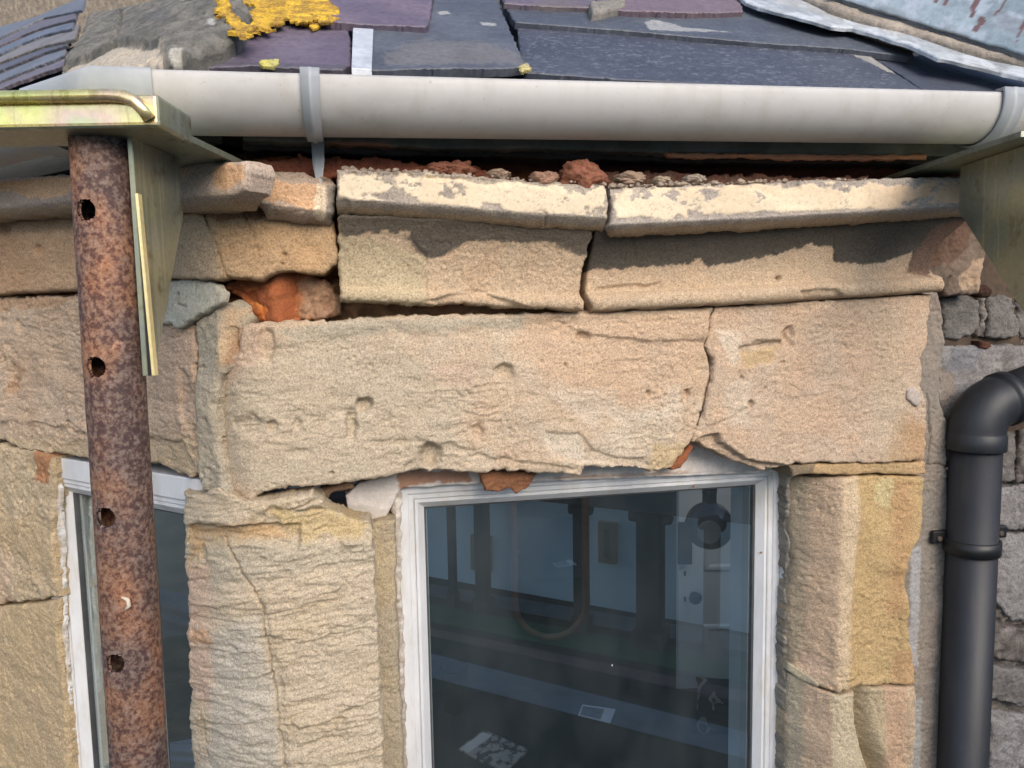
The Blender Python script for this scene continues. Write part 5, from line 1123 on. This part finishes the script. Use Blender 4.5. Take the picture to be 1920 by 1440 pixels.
# ================================================================== RUBBLE ON THE CORNICE
def crumb(px, py, w_, r_, seed, col, label):
    uv = FRONT.hit(px, py, w_); c = FRONT.P(uv[0], uv[1], w_)
    bm = bmesh.new(); bmesh.ops.create_icosphere(bm, subdivisions=5, radius=r_)
    for v_ in bm.verts:
        d = np.array(v_.co) / r_
        k = -.5 * (worley(np.array([d[0] * 1.3 + seed * 3.1 + d[1] * .7]), np.array([d[2] * 1.3 + d[1] * .8]), seed)[0] - .5) + .30 * fbm(np.array([d[0] * 1.4 + seed]), np.array([d[2] * 1.4 + d[1]]), 4, seed, .6)[0] + .16 * fbm(np.array([d[0] * 6 + d[1] * 3]), np.array([d[2] * 6 - d[1] * 2]), 3, seed + 4, .7)[0]
        v_.co = Vector(np.array(v_.co) * (1 + k) * np.array([1.25, .9, .85 if r_ > .015 else .6]) + c)
    me = bpy.data.meshes.new('m'); 
    for f in bm.faces: f.smooth = True
    bm.to_mesh(me); bm.free()
    a_ = me.color_attributes.new('col', 'FLOAT_COLOR', 'POINT')
    for d in a_.data: d.color = (*[x * (1 + .2 * (random.random() - .5)) for x in col], 1)
    o = link('mortar_lump', me, MORTAR); tagp(o, label, 'mortar lump', 'loose mortar lumps on the cornice')
RB_, RG = (.28, .115, .07), (.34, .24, .17)
crumb(1092, 330, .045, .0205, 1, RB_, 'largest rust brown mortar lump on the cornice beside the open joint')
crumb(858, 318, .040, .0145, 2, RB_, 'rounded brown mortar lump over the middle of the pale cornice block')
crumb(822, 316, .042, .011, 3, RB_, 'small brown mortar lump left of the rounded brown lump')
crumb(936, 326, .050, .0095, 4, RG, 'lone buff mortar lump standing apart on the cornice')
crumb(1022, 334, .052, .0125, 5, (.32, .19, .13), 'low pinkish mortar lump left of the largest lump')
crumb(1180, 335, .048, .0135, 6, RG, 'grey buff mortar lump just right of the open joint')
crumb(1300, 336, .052, .0100, 7, (.33, .27, .21), 'flat grey mortar lump on the right cornice block')
crumb(1240, 339, .054, .0085, 8, (.36, .28, .2), 'tiny buff mortar lump between two grey lumps')
slab('brick_remnant', FRONT, [(470, 300), (560, 292), (640, 296), (700, 292), (752, 298), (760, 306), (812, 304), (840, 312), (905, 316), (960, 330), (960, 345), (640, 335), (480, 330)], MORTAR, bay, base=.022, depth=.05, R=.006, edge=.006, escale=.010, amp=.006, scale=.02, fine=.002, c1=(.30, .10, .055), c2=(.22, .075, .045), cs=.02)
slab('brick_remnant', FRONT, [(1100, 335), (1130, 322), (1200, 326), (1260, 318), (1330, 328), (1420, 326), (1520, 332), (1640, 330), (1640, 350), (1100, 352)], MORTAR, bay, base=.016, depth=.05, R=.006, edge=.006, escale=.010, amp=.006, scale=.02, fine=.002, c1=(.16, .07, .045), c2=(.20, .12, .085), cs=.02)
# fine debris along the ledge
def scatter(name, segs, n, seed):
    r_ = random.Random(seed); bm = bmesh.new()
    for i in range(n):
        (x0, y0), (x1, y1) = r_.choice(segs); t = r_.random()
        w_ = .062 - abs(r_.gauss(0, .012)); uv = FRONT.hit(x0 + (x1 - x0) * t, y0 + (y1 - y0) * t, .060)
        s_ = .0009 + .003 * r_.random() ** 3; c = FRONT.P(uv[0], uv[1] + s_ * .3, w_)
        g = bmesh.ops.create_icosphere(bm, subdivisions=1, radius=s_)
        for v_ in g['verts']: v_.co = Vector(c) + Vector([v_.co.x * (1 + .5 * r_.random()), v_.co.y, v_.co.z]) * (.7 + .5 * r_.random())
    me = bpy.data.meshes.new(name); bm.to_mesh(me); bm.free()
    a_ = me.color_attributes.new('col', 'FLOAT_COLOR', 'POINT')
    for d in a_.data:
        k = .7 + .6 * random.random(); d.color = (.34 * k, .27 * k, .21 * k, 1)
    o = link(name, me, MORTAR)
    return tagp(o, 'fine crumbled mortar lying along the top edge of the cornice', 'debris', None, 'stuff')
scatter('crumbled_mortar', [((640, 318), (780, 322)), ((780, 322), (1138, 346)), ((1147, 350), (1400, 342)), ((1147, 350), (1300, 345)), ((1400, 342), (1640, 337))], 420, 4)

# ================================================================== ROOM BEHIND THE GLASS
def struct(mb, name, mat):
    o = mb.build(name, mat); o['kind'] = 'structure'; return o
XY = lambda x, y, z: np.array([x, y, CZ + z])
DKFLOOR = simple_mat('dark_floorboards', (.02, .015, .012), (.035, .026, .02), 8, .5, sc=(1, 8, 1))
WALLP = simple_mat('room_paint', (.075, .095, .10), (.10, .12, .125), 5, .9)
mb = MB(); mb.hexa([XY(-2.2, 1.3, -2.12), XY(2.4, 1.3, -2.12), XY(2.4, 3.5, -2.12), XY(-2.2, 3.5, -2.12), XY(-2.2, 1.3, -2.1), XY(2.4, 1.3, -2.1), XY(2.4, 3.5, -2.1), XY(-2.2, 3.5, -2.1)]); struct(mb, 'room_floor', DKFLOOR)
mb = MB(); mb.hexa([XY(-2.2, 3.4, -2.1), XY(2.4, 3.4, -2.1), XY(2.4, 3.5, -2.1), XY(-2.2, 3.5, -2.1), XY(-2.2, 3.4, .5), XY(2.4, 3.4, .5), XY(2.4, 3.5, .5), XY(-2.2, 3.5, .5)]); struct(mb, 'room_wall', WALLP)
for x0, x1 in ((-2.25, -2.2), (2.4, 2.45)):
    mb = MB(); mb.hexa([XY(x0, 1.0, -2.1), XY(x1, 1.0, -2.1), XY(x1, 3.5, -2.1), XY(x0, 3.5, -2.1), XY(x0, 1.0, .5), XY(x1, 1.0, .5), XY(x1, 3.5, .5), XY(x0, 3.5, .5)]); struct(mb, 'room_wall', WALLP)
# bed with a dark cover
BZ = -1.45
bed = thing('bed', XY(.2, 2.0, -2.1), 'bed with a dark brown cover seen through the wide window', 'bed')
COVER = simple_mat('dark_bed_cover', (.010, .009, .009), (.022, .018, .017), 5, .95, bump=.6, bscale=60)
mb = MB(); mb.hexa([XY(-.5, 1.45, -2.0), XY(1.3, 1.6, -2.0), XY(1.3, 2.75, -2.0), XY(-.5, 2.75, -2.0), XY(-.5, 1.45, BZ), XY(1.3, 1.6, BZ), XY(1.3, 2.75, BZ), XY(-.5, 2.75, BZ)], .05, 4); mb.build('bed_cover', COVER, bed)
for x_, y_ in ((-.4, 1.6), (1.2, 1.7), (1.2, 2.65), (-.4, 2.65)):
    mb = MB(); mb.tube([XY(x_, y_, -2.1), XY(x_, y_, -2.0)], .03, 12); mb.build('leg', DKFLOOR, bed)
# long mirror
mi = thing('wall_mirror', XY(.35, 3.36, -1.4), 'long round ended mirror with brown wooden rim inside the wide window', 'mirror')
def capsule(mb, cx, y, z0, z1, r_, rad_t, n=24):
    path = [(cx + r_ * math.cos(a_), y, z1 - r_ + r_ * math.sin(a_)) for a_ in np.linspace(0, math.pi, n)] + [(cx + r_ * math.cos(a_), y, z0 + r_ + r_ * math.sin(a_)) for a_ in np.linspace(math.pi, 2 * math.pi, n)]
    return path + path[:1]
mL, mR = PX(965, 1100, 3.36), PX(1098, 1100, 3.36); mB = PX(1030, 1193, 3.36)[2]
mcx = (mL[0] + mR[0]) / 2; mr_ = (mR[0] - mL[0]) / 2
pth = capsule(None, mcx, 3.345, mB, mB + 1.05, mr_, .018)
mb = MB(); mb.tube(pth, .017, 12, caps=False); mb.build('mirror_rim', simple_mat('brown_wood', (.10, .04, .02), (.16, .07, .035), 20, .5), mi)
mb = MB(); mb.prism(pth[:-1], np.array([0, .012, 0])); m_, n_, l_, bs_ = new_mat('mirror_silver'); bs_.inputs['Base Color'].default_value = (.5, .52, .6, 1); bs_.inputs['Metallic'].default_value = 1; bs_.inputs['Roughness'].default_value = .03
mb.build('mirror_glass', m_, mi)
# white door
DY = 2.90
dl, dr = PX(1272, 1100, DY)[0], PX(1272, 1100, DY)[0] + .72
dor = thing('panel_door', XY(dl + .36, DY, -2.1), 'white panel door with a dark round knob inside the wide window', 'door')
WDOOR = simple_mat('white_door_paint', (.76, .77, .74), (.80, .81, .78), 6, .5)
P0 = Plane(XY(0, DY, 0), (1, 0, 0), (0, 0, 1))
mb = MB(); mb.box(P0, dl, dr, -2.09, -.12, -.04, 0, .003)
mb.build('door_leaf', WDOOR, dor)
kz = PX(1305, 1170, DY)[2] - CZ
for z0, z1 in ((-1.95, kz), (kz + .22, -.25)):
    mb = MB(); ring_profile(mb, P0, dl + .10, dr - .10, z0, z1, [(0, .0005), (.008, .006), (.02, .006), (.03, .0005)]); mb.build('door_moulding', WDOOR, dor)
kn = PX(1305, 1123, DY - .05)
mb = MB(); mb.tube([(kn[0], DY + .001, kn[2]), (kn[0], DY - .03, kn[2]), (kn[0], DY - .032, kn[2]), (kn[0], DY - .045, kn[2]), (kn[0], DY - .058, kn[2]), (kn[0], DY - .064, kn[2])], [.012, .010, .022, .026, .020, .006], 20); mb.build('knob', BLACKP, dor)
for py in (1075, 1123):
    q = PX(1284, py, DY - .001); mb = MB(); mb.box(P0, q[0] - .004, q[0] + .004, q[2] - CZ - .010, q[2] - CZ + .010, .0005, .003); mb.build('keyhole', BLACKP, dor)
# glass globe lamp hanging by the door
lc = PX(1330, 985, 2.3); lr = 46 / F * 2.3
lam = thing('pendant_lamp', lc, 'dark smoked glass globe lamp hanging in front of the white door', 'lamp')
SMOKE = bpy.data.materials.new('smoked_glass'); SMOKE.use_nodes = True
sb_ = SMOKE.node_tree.nodes['Principled BSDF']; sb_.inputs['Base Color'].default_value = (.02, .025, .04, 1); sb_.inputs['Roughness'].default_value = .04; sb_.inputs['Alpha'].default_value = .85
mb = MB(); rs = [(math.cos(a_) * lr, math.sin(a_) * lr) for a_ in np.linspace(-math.pi / 2 + .05, math.pi / 2 - .3, 20)]
mb.tube([(lc[0], lc[1], lc[2] + z) for _, z in rs] + [(lc[0], lc[1], lc[2] + lr + .02), (lc[0], lc[1], lc[2] + lr + .08)], [r_ for r_, _ in rs] + [.022, .026], 32); mb.build('globe', SMOKE, lam)
mb = MB(); mb.tube([(lc[0], lc[1], lc[2] + lr + .078), (lc[0], lc[1], CZ + .30)], .004, 8); mb.build('cord', BLACKP, lam)
mb = MB(); mb.tube([(lc[0] - .02, lc[1] - lr * .93, lc[2]), (lc[0] - .02, lc[1] - lr * 1.02, lc[2])], .036, 24); mb.build('bulb_cap', simple_mat('pale_disc', (.30, .31, .31), (.36, .37, .36), 10, .4), lam)
# dark box on the wall edge, cushion, papers, round basket
q = PX(1285, 1020, DY - .03)
o = MB().box(P0, q[0] - .028, q[0] + .028, q[2] - CZ - .085, q[2] - CZ + .085, .012, .03, .003).build('hanging_box', BLACKP); tagp(o, 'flat dark box hung on the edge of the white door', 'box')
def cushion(name, c, sx, sz, th, mat, label, tiltz=0.0, tx=0.0, cat='cushion'):
    bm = bmesh.new(); n = 40; Vv = {}
    for s_ in (1, -1):
        for i in range(n + 1):
            for j in range(n + 1):
                u, v = 2 * i / n - 1, 2 * j / n - 1
                e = (1 - abs(u) ** 3) * (1 - abs(v) ** 3)
                pin = 1 - .10 * (1 - u * u) * (abs(v) ** 4); pin2 = 1 - .10 * (1 - v * v) * (abs(u) ** 4)
                wv = .006 * math.sin(v * 22 + 2 * u) * e
                Vv[(s_, i, j)] = bm.verts.new((u * sx * pin2, -s_ * (th * e ** .5 + wv if s_ > 0 else th * e ** .5), v * sz * pin))
        for i in range(n):
            for j in range(n):
                f = bm.faces.new([Vv[(s_, i, j)], Vv[(s_, i + 1, j)], Vv[(s_, i + 1, j + 1)], Vv[(s_, i, j + 1)]]); f.smooth = True
    bmesh.ops.remove_doubles(bm, verts=list(bm.verts), dist=1e-5)
    bmesh.ops.recalc_face_normals(bm, faces=list(bm.faces))
    me = bpy.data.meshes.new(name); bm.to_mesh(me); bm.free(); me.materials.append(mat)
    o = bpy.data.objects.new(name, me); C.objects.link(o); o.location = Vector(c); o.rotation_euler = (tx, tiltz, 0)
    return tagp(o, label, cat)
m_, n_, l_, bs_ = new_mat('zigzag_fabric')
co_ = mapped(n_, l_, (14, 14, 9)); v_ = N(n_, 'ShaderNodeTexVoronoi', Scale=1.0, distance='MANHATTAN'); l_.new(co_, v_.inputs['Vector'])
r_ = ramp(n_, [(.22, (.10, .055, .03)), (.26, (.30, .28, .26)), (.42, (.30, .28, .26)), (.46, (.018, .018, .028))]); r_.color_ramp.interpolation = 'CONSTANT'
l_.new(v_.outputs['Distance'], r_.inputs[0]); l_.new(r_.outputs[0], bs_.inputs['Base Color']); bs_.inputs['Roughness'].default_value = .95
cc_ = PX(1368, 1325, 2.35)
cushion('cushion', cc_, .12, .10, .045, m_, 'dark patterned cushion standing on the bed beside the white door', 0.06)
GREENK = simple_mat('green_knit', (.006, .028, .018), (.014, .05, .032), 30, .95, bump=.9, bscale=60, sc=(1, 1, 5))
g_ = PX(330, 1290, 1.75)
cushion('cushion', g_, .19, .14, .07, GREENK, 'dark green knitted cushion behind the narrow window', -.15)
g_ = PX(330, 1462, 1.6)
cushion('pillow', g_, .24, .08, .08, simple_mat('pale_linen', (.40, .46, .52), (.50, .55, .60), 8, .9), 'pale blue pillow under the green cushion behind the narrow window', .05, rad(-40), 'pillow')
g_ = PX(340, 1190, 2.2)
cushion('pillow', g_, .22, .13, .07, simple_mat('grey_linen', (.12, .14, .16), (.16, .18, .20), 8, .9), 'grey pillow leaning behind the dark green cushion', .25, rad(-15), 'pillow')
t = thing('side_bed', XY(-.85, 1.9, -2.1), 'pale day bed below the cushions behind the narrow window', 'bed')
mb = MB(); mb.hexa([XY(-1.6, 1.25, -2.1), XY(-.55, 1.3, -2.1), XY(-.55, 2.6, -2.1), XY(-1.6, 2.6, -2.1), XY(-1.6, 1.25, -1.18), XY(-.55, 1.3, -1.18), XY(-.55, 2.6, -1.18), XY(-1.6, 2.6, -1.18)], .05, 3); mb.build('mattress', simple_mat('bed_sheet', (.25, .29, .33), (.32, .36, .40), 6, .9), t)
def flat_px(pts, z, th=.004):
    out = []
    for px, py in pts:
        d = ray(px, py); out.append(CAM + d * (z - CAM[2]) / d[2])
    return out
PAPER = simple_mat('printed_paper', (.42, .44, .45), (.50, .52, .52), 12, .6)
zt2 = CZ + BZ + .003
mag = thing('magazine', np.mean(flat_px([(860, 1400), (990, 1430)], zt2), 0), 'magazine with a pale title strip lying on the bed nearest the window', 'magazine')
mb = MB(); mb.prism(flat_px([(858, 1406), (908, 1371), (992, 1408), (945, 1452)], zt2), np.array([0, 0, .006])); mb.build('cover', simple_mat('cover_print', (.03, .035, .04), (.30, .30, .29), 34, .5, pos=(.45, .55)), mag)
ttl = flat_px([(862, 1404), (906, 1373), (922, 1379), (878, 1412)], zt2 + .0065)
mb = MB(); mb.prism(ttl, np.array([0, 0, .0008])); mb.build('title_strip', PAPER, mag)
ph = thing('photo_card', np.mean(flat_px([(1085, 1330), (1152, 1350)], zt2), 0), 'white card with a dark picture lying on the bed behind the magazine', 'card')
mb = MB(); mb.prism(flat_px([(1092, 1322), (1154, 1331), (1144, 1357), (1084, 1342)], zt2), np.array([0, 0, .003])); mb.build('card', PAPER, ph)
mb = MB(); mb.prism(flat_px([(1093, 1324), (1133, 1330), (1126, 1349), (1088, 1340)], zt2 + .0032), np.array([0, 0, .0008])); mb.build('picture', simple_mat('dark_print', (.03, .035, .035), (.10, .10, .10), 40, .6), ph)
bk = thing('round_basket', PX(852, 1330, 2.3), 'dark round basket at the left of the bed in the wide window', 'basket')
b0 = PX(853, 1330, 2.3); b1 = PX(852, 1250, 2.3)
mb = MB(); mb.tube([b0, b1], [.032, .040], 28); mb.build('body', simple_mat('dark_wicker', (.012, .011, .011), (.03, .027, .025), 60, .8, bump=.8, bscale=200), bk)
mb = MB(); mb.tube([(b1[0] + .041 * math.cos(a_), b1[1] + .041 * math.sin(a_), b1[2]) for a_ in np.linspace(0, 2 * math.pi, 28)], .004, 8, caps=False); mb.build('rim', BLACKP, bk)

# ================================================================== WHAT STANDS BEHIND THE VIEWER (seen in the panes)
GROUND = simple_mat('ground_earth', (.05, .052, .045), (.09, .085, .07), 2, .95)
mb = MB(); mb.hexa([(-150, -150, -.5), (150, -150, -.5), (150, 150, -.5), (-150, 150, -.5), (-150, -150, 0), (150, -150, 0), (150, 150, 0), (-150, 150, 0)]); struct(mb, 'ground', GROUND)
A = rad(49.5); hu = np.array([math.cos(A), math.sin(A), 0])
nF = FRONT.n; cg = FRONT.P(0, 0, FW - .021)
def mirrorp(px, py, dist):                    # the point whose mirror image in the front pane appears at that pixel
    d = ray(px, py); d = d / np.linalg.norm(d[:2])
    p = CAM + d * dist
    return p - 2 * np.dot(p - cg, nF) * nF
hb = mirrorp(1100, 1128, 6.0)
HOUSE = Plane(np.array([hb[0], hb[1], 0]), hu, (0, 0, 1))
if np.dot(HOUSE.n, CAM - HOUSE.O) < 0:
    HOUSE = Plane(HOUSE.O, -hu, (0, 0, 1))
hs = thing('opposite_house', HOUSE.P(0, 0, 0), 'pale blue rendered house with a veranda, reflected in the wide window', 'house')
BLUEW = simple_mat('blue_render', (.62, .75, .80), (.68, .80, .84), 3, .9)
HT = hb[2]
mb = MB(); mb.box(HOUSE, -6, 6, 0, 5.4, -4, 0); mb.build('wall', BLUEW, hs)
def onhouse(px, py, w_=0.0):
    d = ray(px, py); d = d - 2 * np.dot(d, nF) * nF
    o_ = CAM - 2 * np.dot(CAM - cg, nF) * nF
    q = HOUSE.O + HOUSE.n * w_
    t_ = np.dot(q - o_, HOUSE.n) / np.dot(d, HOUSE.n); p = o_ + d * t_
    return np.dot(p - HOUSE.O, HOUSE.u), p[2]
TIMB = simple_mat('dark_veranda_timber', (.05, .055, .05), (.08, .085, .075), 8, .8)
WFR = simple_mat('tan_window_paint', (.30, .25, .17), (.36, .30, .2), 8, .7)
for (x0, y0, x1, y1) in ((1126, 975, 1158, 1055), (888, 1000, 924, 1070)):
    a_, z1_ = onhouse(x0, y0); b_, z0_ = onhouse(x1, y1)
    mb = MB(); mb.box(HOUSE, min(a_, b_), max(a_, b_), min(z0_, z1_), max(z0_, z1_), .002, .06); wn = mb.build('window_frame', WFR, hs)
    mb = MB(); mb.box(HOUSE, min(a_, b_) + .05, max(a_, b_) - .05, min(z0_, z1_) + .05, max(z0_, z1_) - .05, .061, .066); mb.build('pane', simple_mat('dull_pane', (.14, .15, .13), (.18, .19, .16), 4, .4), wn)
VW = .5
_, zb2 = onhouse(1100, 1140, VW); _, zt3 = onhouse(1250, 958, VW)
for px, pwid in ((848, .06), (905, .10), (1090, .10), (1220, .17), (1335, .10)):
    a_, _ = onhouse(px, 1050, VW)
    mb = MB(); hw = pwid / 2; mb.box(HOUSE, a_ - hw, a_ + hw, HT - .05, zt3 + .3, VW - hw, VW + hw, .01); mb.box(HOUSE, a_ - hw * 1.35, a_ + hw * 1.35, HT - .02, HT + .10, VW - hw * 1.35, VW + hw * 1.35, .01); mb.box(HOUSE, a_ - hw * 1.9, a_ + hw * 1.9, zt3 - .10, zt3 - .002, VW - .06, VW + .06, .04); mb.build('veranda_post', TIMB, hs)
mb = MB(); mb.box(HOUSE, -5, 5, zt3, zt3 + .20, VW - .12, VW + .12, .01); mb.build('veranda_beam', TIMB, hs)
DECKM = simple_mat('dark_green_boards', (.012, .030, .022), (.03, .05, .038), 3, .8, sc=(1, 1, 1))
mb = MB(); mb.box(HOUSE, -6, 6, HT - .30, HT - .02, .01, 4.6); mb.build('terrace', DECKM, hs)
mb = MB(); mb.box(HOUSE, -6, 6, 0, HT - .9, .012, 6.0); mb.build('lower_terrace', simple_mat('dark_planting', (.014, .016, .014), (.045, .04, .034), 3, .9), hs)
def terr(pts, h):
    out = []
    for px, py in pts:
        d = ray(px, py); d = d - 2 * np.dot(d, nF) * nF; o_ = CAM - 2 * np.dot(CAM - cg, nF) * nF
        out.append(o_ + d * ((HT - .02 + h - o_[2]) / d[2]))
    return out
for nm, pts, h, mt in (('reflected_path_band', [(780, 1218), (1420, 1378), (1420, 1428), (780, 1262)], .006, simple_mat('pale_band', (.13, .17, .19), (.21, .26, .28), 3, .8)),  # strips added for the diagonal bands they reflect into the pane
                       ('reflected_green_band', [(780, 1128), (1420, 1240), (1420, 1284), (780, 1160)], .005, simple_mat('green_strip', (.03, .10, .055), (.05, .15, .08), 6, .9)),
                       ('reflected_board_band', [(780, 1172), (1420, 1300), (1420, 1322), (780, 1186)], .004, simple_mat('brown_boards', (.13, .10, .09), (.19, .15, .13), 6, .9)),
                       ('reflected_board_band', [(780, 1090), (1420, 1196), (1420, 1226), (780, 1112)], .0045, simple_mat('grey_boards', (.12, .15, .15), (.18, .21, .21), 6, .9))):
    mb = MB(); mb.prism(terr(pts, h), np.array([0, 0, -.004])); mb.build(nm, mt, hs)
